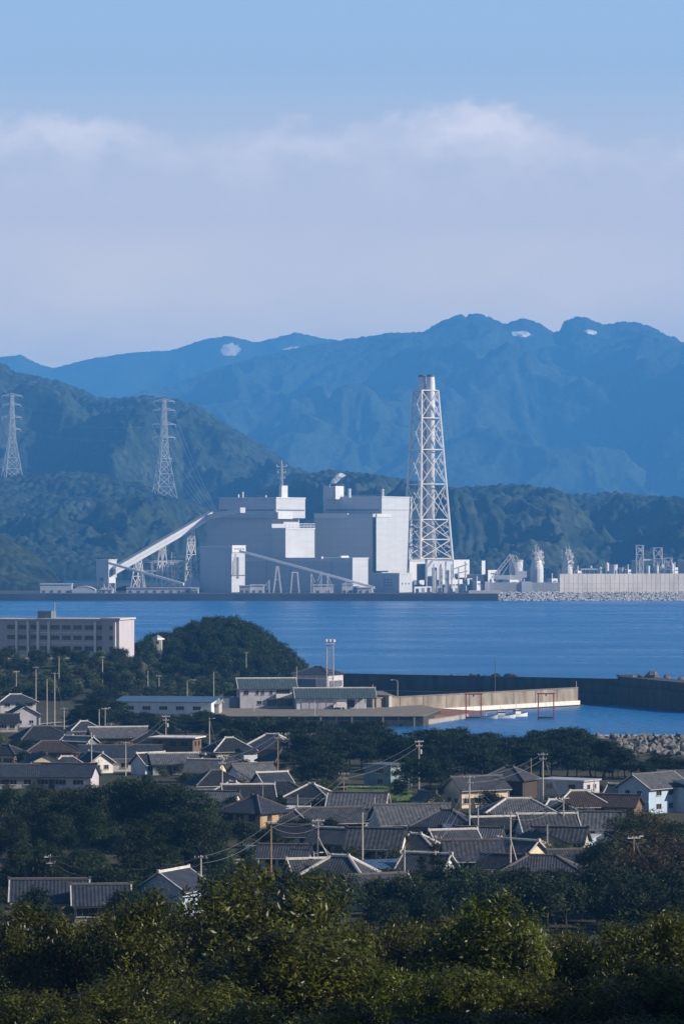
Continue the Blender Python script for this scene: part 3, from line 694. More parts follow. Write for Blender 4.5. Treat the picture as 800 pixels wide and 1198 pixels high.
def silo(label, px, yt, w, D, m='panel_pale', gear=True, seed=0):
    t = thing('silo', label, 'silo', base_at(px, D)); rr = random.Random(seed)
    r = w * D / F / 2; c = (X(px, D), D, 0); z1 = Z(yt, D); h = z1 - FG
    mb = MB(); mb.lathe(c, [(r, FG - .2), (r, FG + h * .55), (r * .8, FG + h * .72)], 16); obj('tank', mb, M[m], t, world=True)
    mb = MB(); mb.lathe(c, [(r * .8, FG + h * .72), (r * .35, FG + h * .88), (r * .2, FG + h * .9)], 16); obj('cone', mb, M['white_steel'], t, world=True)
    mb = MB()
    for k in range(22):
        a = rr.random() * 6.28; q = r * (.25 + .85 * rr.random()); b_ = Vector((c[0] + q * math.cos(a), c[1] + q * math.sin(a), 0)); zz = FG + h * (.45 + .3 * rr.random())
        mb.bar(b_ + Vector((0, 0, zz)), b_ + Vector((0, 0, zz + h * (.2 + .25 * rr.random()))), .5)
        mb.box((b_.x, b_.y, zz + h * .1), (2.6, 2.6, .4)); mb.box((b_.x, b_.y, zz + h * .22), (2.2, 2.2, 1.2 + 1.5 * rr.random()))
    mb.bar((c[0], c[1], FG + h * .85), (c[0] + r * .5, c[1], z1), .8); mb.box((c[0] + r * .5, c[1], z1 - 1), (2.4, 2.4, 2.4))
    mb.bar((c[0] + r * .5, c[1] - 1, FG + h * .5), (c[0] + r * .5, c[1] - 1, z1 - 2), 1.6)
    obj('platform_gear', mb, M['white_steel'], t, world=True)
    return t
t = thing('storage_tank', 'round white tank standing behind the unloading crane', 'tank', base_at(603, 3540))
cyl_part('shell', t, 603.5, 656, None, 16, 3540, 'panel_pale', 18)
mb = MB(); c = (X(603.5, 3540), 3540, 0); mb.lathe(c, [(6.8, Z(656.6, 3540)), (7.0, Z(656, 3540)), (7.0, Z(655, 3540)), (6.6, Z(655, 3540))], 18); obj('rim_walk', mb, M['grey_steel'], t, world=True)
silo('silo with messy pipework top behind the low dark seawall, beside the crane', 628, 644, 15, 3510, seed=1)
silo('white conical silo rising over the end of the pale block wall', 663.5, 643, 12, 3530, seed=2)
# tanks and plant behind the pale wall
t = thing('pipe_rack', 'long low pipe rack with flat deck behind the pale wall', 'pipe rack', base_at(692, 3520))
for k in range(6):
    mb = MB(); px = 680 + k * 4.8; mb.bar((X(px, 3520), 3520, FG), (X(px, 3520), 3520, Z(666.5, 3520)), 1.0); obj('column', mb, M['white_steel'], t, world=True)
mb = MB(); mb.box(((X(680, 3520) + X(704.5, 3520)) / 2, 3520, Z(666, 3520)), (X(705, 3520) - X(679.5, 3520), 6, 1.2)); obj('deck', mb, M['white_steel'], t, world=True)
for k in range(5):
    mb = MB(); px = 683 + k * 4.6; mb.box((X(px, 3520), 3522, FG + 5), (2.4, 2, 10)); obj('vessel', mb, M['grey_steel'], t, world=True)
for lab, px, yt, w in (('taller flat-topped white tank beside the pipe rack', 717.5, 661.5, 10.5), ('shorter white tank right of the taller flat-topped tank', 727, 665, 8.5)):
    t = thing('storage_tank', lab, 'tank', base_at(px, 3515)); cyl_part('shell', t, px, yt, None, w, 3515, 'panel_pale', 16, .98)
    mb = MB(); mb.lathe((X(px, 3515), 3515, 0), [(w * .4, Z(yt + .3, 3515)), (w * .43, Z(yt, 3515)), (w * .43, Z(yt - .8, 3515)), (w * .38, Z(yt - .8, 3515))], 16); obj('rim_walk', mb, M['white_steel'], t, world=True)
def frame_tower(label, xl, xr, yt, yb, D, lev, m='white_steel', boxes=(), cat='process tower'):
    t = thing('process_tower', label, cat, base_at((xl + xr) / 2, D)); w = X(xr, D) - X(xl, D); x0 = X(xl, D); z0, z1 = FG, Z(yt, D)
    for i in (0, 1):
        for j in (0, 1):
            mb = MB(); mb.bar((x0 + i * w, D + j * w * .8, z0), (x0 + i * w, D + j * w * .8, z1), .8); obj('column', mb, M[m], t, world=True)
    for k in range(1, lev + 1):
        z = z0 + (z1 - z0) * k / lev; mb = MB(); mb.box((x0 + w / 2, D + w * .4, z), (w + 1.5, w * .8 + 1.5, .5)); 
        zz = z0 + (z1 - z0) * (k - 1) / lev; mb.bar((x0, D - .3, zz), (x0 + w, D - .3, z), .4); mb.bar((x0 + w, D - .3, zz), (x0, D - .3, z), .4)
        obj('floor', mb, M[m], t, world=True)
    for (px, y0, y1, wd) in boxes:
        mb = MB(); mb.box((X(px, D), D + w * .3, (Z(y0, D) + Z(y1, D)) / 2), (wd * .8, 4, Z(y0, D) - Z(y1, D))); obj('vessel', mb, M['panel_pale'], t, world=True)
    return t
t = thing('process_building', 'dark blue-grey block beside the tall steel process tower', 'industrial building', base_at(744, 3530)); block_part('wall', t, 738.5, 748, 750, 656, None, 3530, m='grey_steel'); block_part('roof_rim', t, 738, 748.3, 750.5, 655.4, 656.4, 3529.5, m='panel_pale')
frame_tower('tallest open steel process tower above the pale wall', 744.5, 752.5, 638, 671, 3510, 5, boxes=((749, 641, 646, 5), (751, 650, 671, 4)))
frame_tower('open steel tower with a hopper head above slender legs', 765, 774.5, 641, 671, 3512, 4, boxes=((772, 644, 650, 4), (770, 655, 671, 3)))
frame_tower('short square steel cage tower, last before the shaded block', 777, 786, 653, 671, 3512, 3, boxes=((781, 656, 664, 5),))
t = thing('pipe_bridge', 'white pipe bridge with two drums between the open steel towers', 'pipe bridge', base_at(759, 3514))
mb = MB(); mb.box((X(759, 3514), 3514, Z(655, 3514)), (X(766, 3514) - X(752.5, 3514), 4, 1.4)); obj('deck', mb, M['white_steel'], t, world=True)
for px in (758, 768): cyl_part('drum', t, px, 662, None, 4.5, 3511, 'panel_pale', 12)
t = thing('process_building', 'tall shaded block seen cut by the picture edge behind the pale wall', 'industrial building', base_at(800, 3530)); block_part('wall', t, 793, 812, 818, 656, None, 3530, m='grey_steel'); block_part('roof_rim', t, 792.5, 812.4, 818.4, 655, 656.2, 3529.5, m='panel_pale')

# ---- crowded gear along the right shore
lowlist = [('white flat workshop behind the quay step, left of the cube house', 553, 563, 680, 3495), ('long white store roof just behind the low dark seawall', 588, 606, 678.5, 3462), ('white hut between the two silos above the dark seawall', 640, 652, 677, 3480), ('pale store peeping over the block wall beside the conical silo', 672, 680, 668, 3500), ('white cabin over the block wall between the tanks and tall tower', 731, 739, 666.5, 3505), ('pale cabin over the block wall, right of the short cage tower', 786, 793, 664, 3505)]
for lab, a_, b_, yt, d_ in lowlist:
    t = thing('plant_hut', lab, 'industrial building', base_at((a_ + b_) / 2, d_)); q_ = block_part('wall', t, a_, a_ + (b_ - a_) * .45, b_, yt, None, d_, m='panel_pale'); band('window', t, *q_[:3], Z(yt + 4, d_), Z(yt + 2.5, d_), .2, .8, 'louvre', 'right')
    mb = MB(); x_ = X((a_ + b_) / 2, d_); mb.tube((x_, d_ + 4, Z(yt, d_) - .2), (x_, d_ + 4, Z(yt, d_) + 5), .5, 6); obj('roof_stack', mb, M['white_steel'], t, world=True)
rr = random.Random(33)
for i in range(26):
    px = 551 + i * 3.9 + rr.random() * 2 if i < 13 else 672 + (i - 13) * 9.3 + rr.random() * 4; d_ = 3470 + rr.random() * 60 if i < 13 else 3505 + rr.random() * 40
    h = 5 + rr.random() * 9 + (14 if i >= 13 else 0); x_ = X(px, d_)
    t = thing('process_vessel', 'white upright vessel with ladder in the crowded plant yard behind the seawall', 'vessel', (x_, d_, FG), 0, 'upright vessels behind the seawall'); r_ = .9 + rr.random() * 1.3
    mb = MB(); mb.lathe((0, 0, 0), [(r_, -.2), (r_, h * .9), (r_ * .7, h * .97), (.15, h)], 10); obj('shell', mb, M['white_steel'], t)
    mb = MB(); mb.box((r_ + .3, 0, h * .5), (.35, .35, h)); mb.box((0, 0, h * .7), (r_ * 2.6, r_ * 2.6, .3)); mb.bar((-r_, 0, h * .8), (-r_ - 3 * rr.random() - 1, 0, h * .8), .4); obj('ladder_deck', mb, M['white_steel'], t)
# ---- seawalls and armour blocks
mb = MB(); D = 3432
t = thing('seawall', 'tall pale gridded block wall behind the armour blocks', 'wall', base_at(730, D))
wa = Vector((X(654.5, D), D, 0)); wd = Vector((1, 0.30, 0)).normalized(); wn = Vector((-wd.y, wd.x, 0)); wz = Z(671.5, D)
def wq(a0, a1, t0, t1): return [((p).x, (p).y) for p in (wa + wd * a0 + wn * t0, wa + wd * a1 + wn * t0, wa + wd * a1 + wn * t1, wa + wd * a0 + wn * t1)]
mb.prism(wq(0, 200, 0, 4), FG - 5, wz); obj('face', mb, M['far_concrete'], t, world=True)
mb = MB()
for k in range(44): mb.prism(wq(.2 + k * 4.5, .5 + k * 4.5, -.15, .2), FG - 3, wz - .1)
for z in (FG + 4.5, FG + 9): mb.prism(wq(0, 200, -.2, .2), z - .2, z + .2)
obj('pilaster_grid', mb, M['far_concrete'], t, world=True)
t = thing('seawall', 'low dark seawall between the crane and pale block wall', 'wall', base_at(610, D))
mb = MB(); mb.prism([(X(571, D), D), (X(654.3, D), D), (X(654.3, D), D + 3), (X(571, D), D + 3)], FG - 5, Z(681.5, D)); obj('face', mb, M['grey_steel'], t, world=True)
for a, b in ((567, 571.5), (610, 621)):
    mb = MB(); mb.prism([(X(a, D), D - 1), (X(b, D), D - 1), (X(b, D), D + 4), (X(a, D), D + 4)], FG - 5, Z(680.6, D)); obj('gate_block', mb, M['panel_pale'], t, world=True)
mb = MB(); mb.prism([(X(548, 3415), 3415), (X(585, 3415), 3415), (X(585, 3415), 3425), (X(548, 3415), 3425)], FG - 2, FG + 2.6); t = thing('quay_step', 'pale stepped quay end where the armour blocks begin', 'quay', base_at(566, 3415)); obj('slab', mb, M['far_concrete'], t, world=True)
rr = random.Random(5); mb = MB()
for i in range(1900):
    x = X(580, 3400) + rr.random() * 260; f = rr.random(); y = 3374 + 48 * f; z = -0.5 + (FG + 1.2) * f
    a = rr.random() * 6.28
    for k in range(3):
        e = Vector((math.cos(a + k * 2.1), math.sin(a + k * 2.1), rr.random() * 1.2 - .3)).normalized() * 1.7; mb.tube((x, y, z), (x + e.x, y + e.y, z + e.z), .85, 5, .6)
struct(obj('armour_blocks', mb, M['armour']), 'stuff')

# ---- small things along the quay
def lowshed(label, a, b, yt, D, m, name='shed', dep=10, roof='panel_pale', yb=None):
    t = thing(name, label, 'shed', base_at((a + b) / 2, D)); mb = MB(); x0, x1 = X(a, D), X(b, D); z1 = Z(yt, D)
    mb.prism([(x0, D), (x1, D), (x1, D + dep), (x0, D + dep)], FG - .1, z1 - .8); obj('wall', mb, M[m], t, world=True)
    mb = MB(); mb.prism([(x0 - .5, D - .6), (x1 + .5, D - .6), (x1 + .5, D + dep + .5), (x0 - .5, D + dep + .5)], z1 - .8, z1); obj('roof', mb, M[roof], t, world=True)
    n_ = max(2, int((x1 - x0) / 7))
    for k in range(n_):
        mb = MB(); mb.box((x0 + (k + .5) * (x1 - x0) / n_, D - .1, FG + 1.4), (2.2, .3, 2.2)); obj('door', mb, M['louvre'], t, world=True)
lowshed('long low store with a bright flat white roof at the wooded end of the quay', 47, 84, 682.8, 3440, 'panel')
lowshed('long low fence-like shed with vertical doors under the coal conveyor', 148, 224, 687.3, 3432, 'panel', roof='grey_steel')
lowshed('tiny bright white hut at the left foot of the bunker building', 223, 232, 687.6, 3425, 'panel_pale')
lowshed('low white workshop right of the bunker stair shaft', 293, 309, 684, 3445, 'panel_pale')
lowshed('tiny dark store close against the bunker stair shaft', 280, 293, 685, 3440, 'grey_steel', roof='grey_steel')
lowshed('low white cabin with doors beneath the thin conveyor, under the turbine hall', 366, 390, 684, 3435, 'panel_pale')
lowshed('white hut near the pump house with dark doors', 400, 413, 683, 3435, 'panel_pale')
lowshed('small white hut squeezed beside the pump house', 418, 434, 687, 3432, 'panel_pale')
lowshed('small flat white hut far along the quay by the rounded shed', 118, 132, 689, 3425, 'panel_pale')
# rounded shed
t = thing('vaulted_shed', 'pale shed with a low rounded roof on the quay', 'shed', base_at(98, 3438)); D = 3438; mb = MB(); pts = []
x0, x1 = X(84, D), X(112, D); n = 12
arc = [(x0 + (x1 - x0) * k / n, FG + 3 + 5.2 * math.sin(PI * (0.12 + .76 * k / n)) - 1.8) for k in range(n + 1)]
vs = [(a, D, z) for a, z in arc] + [(a, D + 16, z) for a, z in arc]
mb.add(vs, [(k, k + 1, n + 2 + k, n + 1 + k) for k in range(n)]); 
mb.add([(a, D, z - .4) for a, z in arc] + [(a, D, z) for a, z in arc], [(k, k + 1, n + 2 + k, n + 1 + k) for k in range(n)]); obj('roof', mb, M['panel_pale'], t, world=True)
mb = MB(); mb.add([(a, D + .3, FG - .1) for a, z in arc] + [(a, D + .3, z - .2) for a, z in arc], [(k, k + 1, n + 2 + k, n + 1 + k) for k in range(n)]); mb.box(((x0 + x1) / 2, D + 8, FG + 1.8), (x1 - x0 - 1, 14, 3.8)); obj('wall', mb, M['panel'], t, world=True)
# switchyard gear
D = 3520
t = thing('switchyard_frame', 'white lattice switchyard gantry behind the inclined coal conveyor', 'gantry', base_at(195, D))
for px in (166, 178, 196, 208, 222):
    mb = MB(); lat(mb, (X(px, D), D, FG), (X(px, D), D, Z(657, D)), 1.6, 8, .35); obj('column', mb, M['white_steel'], t, world=True)
mb = MB(); lat(mb, P(164, 657, D), P(226, 657, D), 1.6, 20, .35); lat(mb, P(164, 668, D), P(226, 668, D), 1.2, 20, .3); obj('beam', mb, M['white_steel'], t, world=True)
t = thing('lattice_mast', 'slim white lattice mast behind the coal conveyor trestles', 'mast', base_at(202.5, 3530))
mb = MB(); lat(mb, (X(202.5, 3530), 3530, FG), (X(202.5, 3530), 3530, Z(646, 3530)), 2.4, 12, .45); obj('shaft', mb, M['white_steel'], t, world=True)
mb = MB(); mb.box(P(202.5, 659, 3530), (6, 4, 2.5)); mb.box(P(202.5, 652, 3530), (4.5, 3, .8)); obj('platform', mb, M['white_steel'], t, world=True)
t = thing('dome_tank', 'grey domed tank beside the bunker building', 'tank', base_at(226, 3500))
mb = MB(); mb.lathe((X(226, 3500), 3500, 0), [(9, FG - .1), (9, FG + 5), (7.5, FG + 10), (4.5, FG + 13), (1, FG + 14.5)], 18); obj('shell', mb, M['panel'], t, world=True, smooth=True)
mb = MB(); mb.bar((X(222, 3490), 3490, FG), (X(224, 3490), 3490, FG + 24), .8); obj('ladder', mb, M['white_steel'], t, world=True)
rr = random.Random(9)
for k, (px, h, lab) in enumerate(((315, 12, 'slim white loading arm standing beside the A-shaped frame'), (364, 18, 'tall white loading arm left of the white cabin'), (376, 20, 'tallest white loading arm over the white cabin roof'), (383, 16, 'white loading arm leaning above the cabin right end'), (405, 11, 'short white derrick on the hut near the pump house'))):
    t = thing('loading_arm', lab, 'derrick', base_at(px, 3428)); D = 3428
    mb = MB(); mb.bar((X(px, D), D, FG), (X(px, D), D, FG + h), .8); obj('post', mb, M['white_steel'], t, world=True)
    mb = MB(); mb.bar((X(px, D), D, FG + h), (X(px, D) + 3.5 * (1 if k % 2 else -1), D, FG + h * .55), .6); mb.bar((X(px, D), D, FG + h * .8), (X(px, D) + 2.5 * (1 if k % 2 else -1), D, FG + h * .3), .5); obj('arm', mb, M['white_steel'], t, world=True)

# ---- pylons on the hill
def pylon(label, px, yt, yb, D, wpx, arms):
    zb, zt = Z(yb, D), Z(yt, D); h = zt - zb; c = Vector((X(px, D), D, zb)); k = D / F
    t = thing('pylon', label, 'pylon', c); hb = wpx * k / 2; A0 = math.radians(22)
    def hw(f): return hb * (1 - f * 1.35) if f < .5 else hb * (.325 - (f - .5) * .36)
    def cn(i, f):
        r = hw(f) * 1.30; a = A0 + PI / 4 + i * PI / 2; return c + Vector((r * math.cos(a), r * math.sin(a), h * f))
    fl = [0, .14, .27, .39, .5, .6, .69, .77, .84, .9, .95, 1.0]
    for i in range(4):
        mb = MB()
        for a, b in zip(fl, fl[1:]): mb.bar(cn(i, a), cn(i, b), 1.25 - .4 * a)
        obj('leg', mb, M['pylon_steel'], t, world=True)
    mb = MB()
    for a, b in zip(fl, fl[1:]):
        for i in range(4):
            mb.bar(cn(i, a), cn(i + 1, b), .55); mb.bar(cn(i + 1, a), cn(i, b), .55); mb.bar(cn(i, b), cn(i + 1, b), .55)
    obj('bracing', mb, M['pylon_steel'], t, world=True)
    for f, w in arms:
        mb = MB(); p = c + Vector((0, 0, h * f)); w_ = w * k
        for sx in (-1, 1):
            e = p + Vector((sx * w_ * math.cos(A0 * .6), sx * w_ * math.sin(A0 * .6), 0))
            for o_ in (-1, 1):
                mb.bar(p + Vector((0, o_ * hw(f), 0)), e, .7); mb.bar(p + Vector((0, o_ * hw(f), 4.2)), e, .6)
        a = obj('cross_arm', mb, M['pylon_steel'], t, world=True)
        mb = MB()
        for sx in (-1, 1):
            e = p + Vector((sx * w_ * math.cos(A0 * .6), sx * w_ * math.sin(A0 * .6), 0)); mb.tube(e, e + Vector((0, 0, -4)), .3, 5)
        # the two strings hang from the arm tips
        for v_i in range(1):
            o = obj('insulator', mb, M['ceramic'], None); o.parent = a
            for v in o.data.vertices: v.co = v.co - Vector(t.location)
pylon('steel lattice pylon on the dark ridge, with a wide crown arm', 14, 462, 562, 6190, 23, [(.99, 12), (.885, 10.5), (.74, 11.5), (.60, 10)])
pylon('steel lattice pylon on the slope above the coal conveyor', 192, 468, 586, 6080, 27, [(.99, 12), (.90, 13), (.76, 14), (.63, 13), (.42, 9)])

def span(a, b, sag): 
    mb = MB(); n = 14; pts = [a.lerp(b, k / n) - Vector((0, 0, sag * 4 * (k / n) * (1 - k / n))) for k in range(n + 1)]; mb.path(pts, .1, 4); o = obj('power_line', mb, M['pylon_steel']); tag(o, 'pale power line hanging from the arms of the hill pylons', 'power line', 'power lines between the hill pylons')
for f, w in ((.885, 10.5), (.74, 11.5), (.60, 10)):
    for sx in (-1, 1):
        k1, k2 = 6190 / F, 6080 / F; h1 = Z(462, 6190) - Z(561, 6190); h2 = Z(468, 6080) - Z(585, 6080)
        a = P(14, 561, 6190) + Vector((sx * w * k1, 0, h1 * f - 4)); b = P(192, 585, 6080) + Vector((sx * w * 1.15 * k2, 0, h2 * (f + .02) - 4))
        span(a, b, 7); span(b, Vector((X(250, 4700), 4700, 70)) + Vector((sx * 5, 0, f * 22)), 9)
# ================================================================== generic building with parts
WINC = {}
def win_mesh(w, h, fr, pane, bars):
    key = (round(w, 2), round(h, 2), fr, pane, bars)
    if key in WINC: return WINC[key]
    f = MB(); t_ = 0.07; dp = 0.10
    for (c, d) in (((0, 0, h / 2 - t_ / 2), (w, dp, t_)), ((0, 0, -h / 2 + t_ / 2), (w, dp, t_))): f.box(c, d)
    for sx in (-1, 1): f.box((sx * (w / 2 - t_ / 2), 0, 0), (t_, dp, h - 2 * t_))
    for k in range(1, bars): f.box((-w / 2 + w * k / bars, 0, 0), (t_ * .7, dp * .8, h - 2 * t_))
    f.box((0, -.03, -h / 2 - .04), (w + .12, dp + .08, .07))
    g = MB(); g.box((0, 0.02, 0), (w - t_, .04, h - t_))
    fm = bpy.data.meshes.new('window'); fm.from_pydata(f.v, [], f.f); fm.materials.append(M[fr])
    gm = bpy.data.meshes.new('pane'); gm.from_pydata(g.v, [], g.f); gm.materials.append(M[pane])
    WINC[key] = (fm, gm); return fm, gm
def add_window(parent, loc, rz, w, h, fr='frame', pane='glass', bars=2):
    fm, gm = win_mesh(w, h, fr, pane, bars)
    o = link(bpy.data.objects.new('window', fm), parent); o.location = loc; o.rotation_euler = (0, 0, rz)
    p = link(bpy.data.objects.new('pane', gm), o); return o
def wall_windows(parent, L, W_, side, z, specs, fr='frame', rec=0.03):
    """specs: (position along the wall -1..1, width, height)"""
    for (u, w, h) in specs:
        if side == 'front': loc, rz = (u * L / 2, -W_ / 2 - rec, z), 0
        elif side == 'right': loc, rz = (L / 2 + rec, u * W_ / 2, z), PI / 2
        elif side == 'left': loc, rz = (-L / 2 - rec, -u * W_ / 2, z), -PI / 2
        else: loc, rz = (-u * L / 2, W_ / 2 + rec, z), PI
        add_window(parent, loc, rz, w, h, fr, bars=max(2, int(round(w / 0.9))))
def slope(mb, o, ux, vx, nx, a, run, rise, inset, th=0.14, rib=0.42, amp=0.055, mid=0.0):
    """one roof slope: o = middle of the eave line, ux along the eave, vx level direction up the slope. inset: 0 gable, >0 hip"""
    n = max(6, int(2 * a / rib) * 4); vs = []; fs = []
    ln = math.hypot(run, rise); nrm = Vector((-vx.x * rise / ln, -vx.y * rise / ln, run / ln))
    for i in range(n + 1):
        x = -a + 2 * a * i / n; t = 1.0 if inset <= 0 else max(0.0, min(1.0, (a - abs(x)) / inset))
        w = amp * (abs(math.sin(PI * x / rib)) ** 2.2)
        e = o + ux * x; r = e + vx * (run * t) + Vector((0, 0, rise * t))
        vs += [r + nrm * w, e + nrm * w, e - nrm * th, r - nrm * th]
    for i in range(n):
        b = 4 * i; c = b + 4
        fs += [(b, b + 1, c + 1, c), (b + 1, b + 2, c + 2, c + 1), (b + 2, b + 3, c + 3, c + 2)]
    fs += [(0, 3, 2, 1), (4 * n, 4 * n + 1, 4 * n + 2, 4 * n + 3)]
    mb.add(vs, fs)
def make_roof(root, kind, L, W_, z, rise, m, eave=0.6, verge=0.5, cap='mortar_dark', capw=0.22, edge=None, name='roof', rib=0.42):
    a = L / 2 + (verge if kind in ('gable',) else eave); run = W_ / 2 + eave
    rz = rise * run / (W_ / 2); z0 = z - (rz - rise)
    mb = MB(); ex, ey, ez = Vector((1, 0, 0)), Vector((0, 1, 0)), Vector((0, 0, 1))
    if kind == 'gable':
        slope(mb, Vector((0, -run, z0)), ex, ey, None, a, run, rz, 0, rib=rib); slope(mb, Vector((0, run, z0)), -ex, -ey, None, a, run, rz, 0, rib=rib)
        ends = [Vector((-a, 0, z0 + rz)), Vector((a, 0, z0 + rz))]
    elif kind == 'hip':
        slope(mb, Vector((0, -run, z0)), ex, ey, None, a, run, rz, run, rib=rib); slope(mb, Vector((0, run, z0)), -ex, -ey, None, a, run, rz, run, rib=rib)
        slope(mb, Vector((a, 0, z0)), ey, -ex, None, run, run, rz, run, rib=rib); slope(mb, Vector((-a, 0, z0)), -ey, ex, None, run, run, rz, run, rib=rib)
        ends = [Vector((-(a - run), 0, z0 + rz)), Vector((a - run, 0, z0 + rz))]
        if a <= run: ends = [Vector((0, 0, z0 + rz))] * 2
    elif kind == 'flat':
        mb.box((0, 0, z + .12), (L + 2 * eave, W_ + 2 * eave, .3)); ends = None
    elif kind == 'shed':
        slope(mb, Vector((0, -run, z)), ex, ey, None, a, run * 2, rise, 0, rib=rib); ends = None
    r = obj(name, mb, M[m], root)
    if ends:
        mb = MB(); p, q = ends
        if (q - p).length > .05: mb.tube(p + ez * .1, q + ez * .1, capw, 6)
        for e in (p, q): mb.box((e.x, e.y, e.z + .18), (.35, .35, .5))
        if kind == 'hip':
            for e, sx in ((p, -1), (q, 1)):
                for sy in (-1, 1): mb.tube(e + ez * .08, Vector((sx * a, sy * run, z0 + .08)), capw * .8, 6)
        o = obj('ridge_cap', mb, M[cap], r)
        if kind == 'gable' and edge:
            for sx in (-1, 1):
                mb = MB()
                for sy in (-1, 1): mb.tube(Vector((sx * (a - .05), 0, z0 + rz + .06)), Vector((sx * (a - .05), sy * run, z0 + .06)), .12, 4)
                obj('verge_cap', mb, M[edge], r)
    return r
def make_wall(root, kind, L, W_, h, rise, m, base=0.8, name='wall'):
    mb = MB(); x, y = L / 2, W_ / 2
    if kind == 'gable':
        vs = [(-x, -y, -base), (x, -y, -base), (x, y, -base), (-x, y, -base), (-x, -y, h), (x, -y, h), (x, y, h), (-x, y, h), (-x, 0, h + rise - .12), (x, 0, h + rise - .12)]
        mb.add(vs, [(3, 2, 1, 0), (0, 1, 5, 4), (2, 3, 7, 6), (1, 2, 6, 9, 5), (3, 0, 4, 8, 7), (4, 5, 9, 8), (6, 7, 8, 9)])
    elif kind == 'shed':
        mb.prism([(-x, -y), (x, -y), (x, y), (-x, y)], -base, [h, h, h + rise * .85, h + rise * .85])
    else: mb.prism([(-x, -y), (x, -y), (x, y), (-x, y)], -base, h)
    return obj(name, mb, M[m], root)

# ================================================================== school
D = 1330
t = thing('school_building', 'long three-storey pale school building with rows of dark windows on the bluff', 'school', (X(75, D), D, 14.3), math.radians(-16))
k = D / F; L = 172 * k; x0 = -(75 + 16) * k; zr = Z(724.5, D) - 14.3
mb = MB(); mb.prism([(x0, 0), (45 * k - 75 * k, 0), (45 * k - 75 * k, 14), (x0, 14)], -1, zr - .6); obj('wall', mb, M['school_wall'], t)
mb = MB(); mb.prism([(-30 * k, -2.2), (52 * k, -2.2), (52 * k, 13), (-30 * k, 13)], -1, zr - .4); obj('wall', mb, M['school_wall'], t)
mb = MB(); mb.prism([(52 * k, -4.2), (73 * k, -4.2), (73 * k, 12), (52 * k, 12)], -1, zr - .1); obj('stair_wing', mb, M['school_wall'], t)
mb = MB(); mb.prism([(x0 - .5, -.7), (-30.2 * k, -.7), (-30.2 * k, 14.5), (x0 - .5, 14.5)], zr - .6, zr); mb.prism([(-30 * k - .4, -3), (51.9 * k, -3), (51.9 * k, 13.4), (-30 * k - .4, 13.4)], zr - .4, zr + .25); mb.prism([(52 * k - .4, -4.8), (73 * k + .5, -4.8), (73 * k + .5, 12.5), (52 * k - .4, 12.5)], zr - .1, zr + .55); obj('roof', mb, M['wall_lavender'], t)
mb = MB(); mb.prism([(-38 * k, 4), (-21 * k, 4), (-21 * k, 9), (-38 * k, 9)], zr, Z(715.5, D) - 14.3); obj('roof_hut', mb, M['wall_steelblue'], t)
rows = [Z(734, D) - 14.3, Z(746, D) - 14.3, Z(758.5, D) - 14.3]
for z in rows:
    for a, b, dp in ((4, 14, 0), (18, 29, 0), (33, 43, 0), (48, 57, -2.2), (61, 72, -2.2), (75, 86, -2.2), (89, 100, -2.2), (103, 115, -2.2), (118, 128, -2.2), (136, 141, -4.2)):
        add_window(t, ((a + b) / 2 * k - 75 * k, dp - .05, z), 0, (b - a) * k, 1.7, 'frame', 'glass', 5 if b - a > 6 else 2)
for px, dp in ((16, 0), (30.5, 0), (45.6, -2.2), (59, -2.2), (116.5, -2.2), (129.5, -2.2), (142.6, -4.2)):
    mb = MB(); mb.box(((px - 75) * k, dp - .3, (zr - 1) / 2), (.9, .7, zr - .5)); obj('pilaster', mb, M['wall_white'], t)
for z in rows[:2]:
    mb = MB(); mb.box((4 * k, -2.3, z - 1.9), (78 * k, .25, .25)); obj('sill_band', mb, M['wall_white'], t)
mb = MB(); mb.box((-12 * k, -1, zr + .8), (.2, .2, 1.6)); mb.box((-12 * k, 0, zr + 3), (.25, .25, 6)); obj('flue_pipe', mb, M['frame'], t)
D = 1308
t = thing('retaining_fence', 'long white wall and railing along the bluff below the school', 'wall', (X(45, D), D, 13))
mb = MB(); mb.box((0, 0, .4), (152 * D / F, .4, 2.2)); mb.box((0, -.3, 1.75), (153 * D / F, .8, .5)); obj('wall', mb, M['wall_white'], t)
for i in range(12):
    mb = MB(); mb.box(((i * 13 - 71.5) * D / F, -.5, 2.3), (.18, .18, 1.2)); obj('post', mb, M['frame'], t)
mb = MB(); mb.box((0, -.5, 2.9), (152 * D / F, .1, .12)); mb.box((0, -.5, 2.45), (152 * D / F, .08, .08)); obj('rail', mb, M['frame'], t)

# chapel-like white hut and water tank by the trees
def small_tower(label, name, px, py, pyt, wpx, m, d, cat):
    z = tzs(X(px, d), d) - .3; t = thing(name, label, cat, (X(px, d), d, z)); w = wpx * d / F; h = Z(pyt, d) - z
    mb = MB(); mb.box((0, 0, (h - 1.6) / 2 - .4), (w, w, h - .8)); obj('wall', mb, M[m], t)
    mb = MB(); mb.lathe((0, 0, 0), [(w * .80, h - 1.62), (w * .76, h - 1.3), (.1, h)], 4); obj('roof', mb, M['roof_metal'], t)
    add_window(t, (0, -w / 2 - .03, h - 2.7), 0, w * .4, 1.1)
    return t
small_tower('white hut with a pyramid roof among trees right of the school', 'hut', 184.5, 752, 743, 10, 'wall_white', 1362, 'hut')

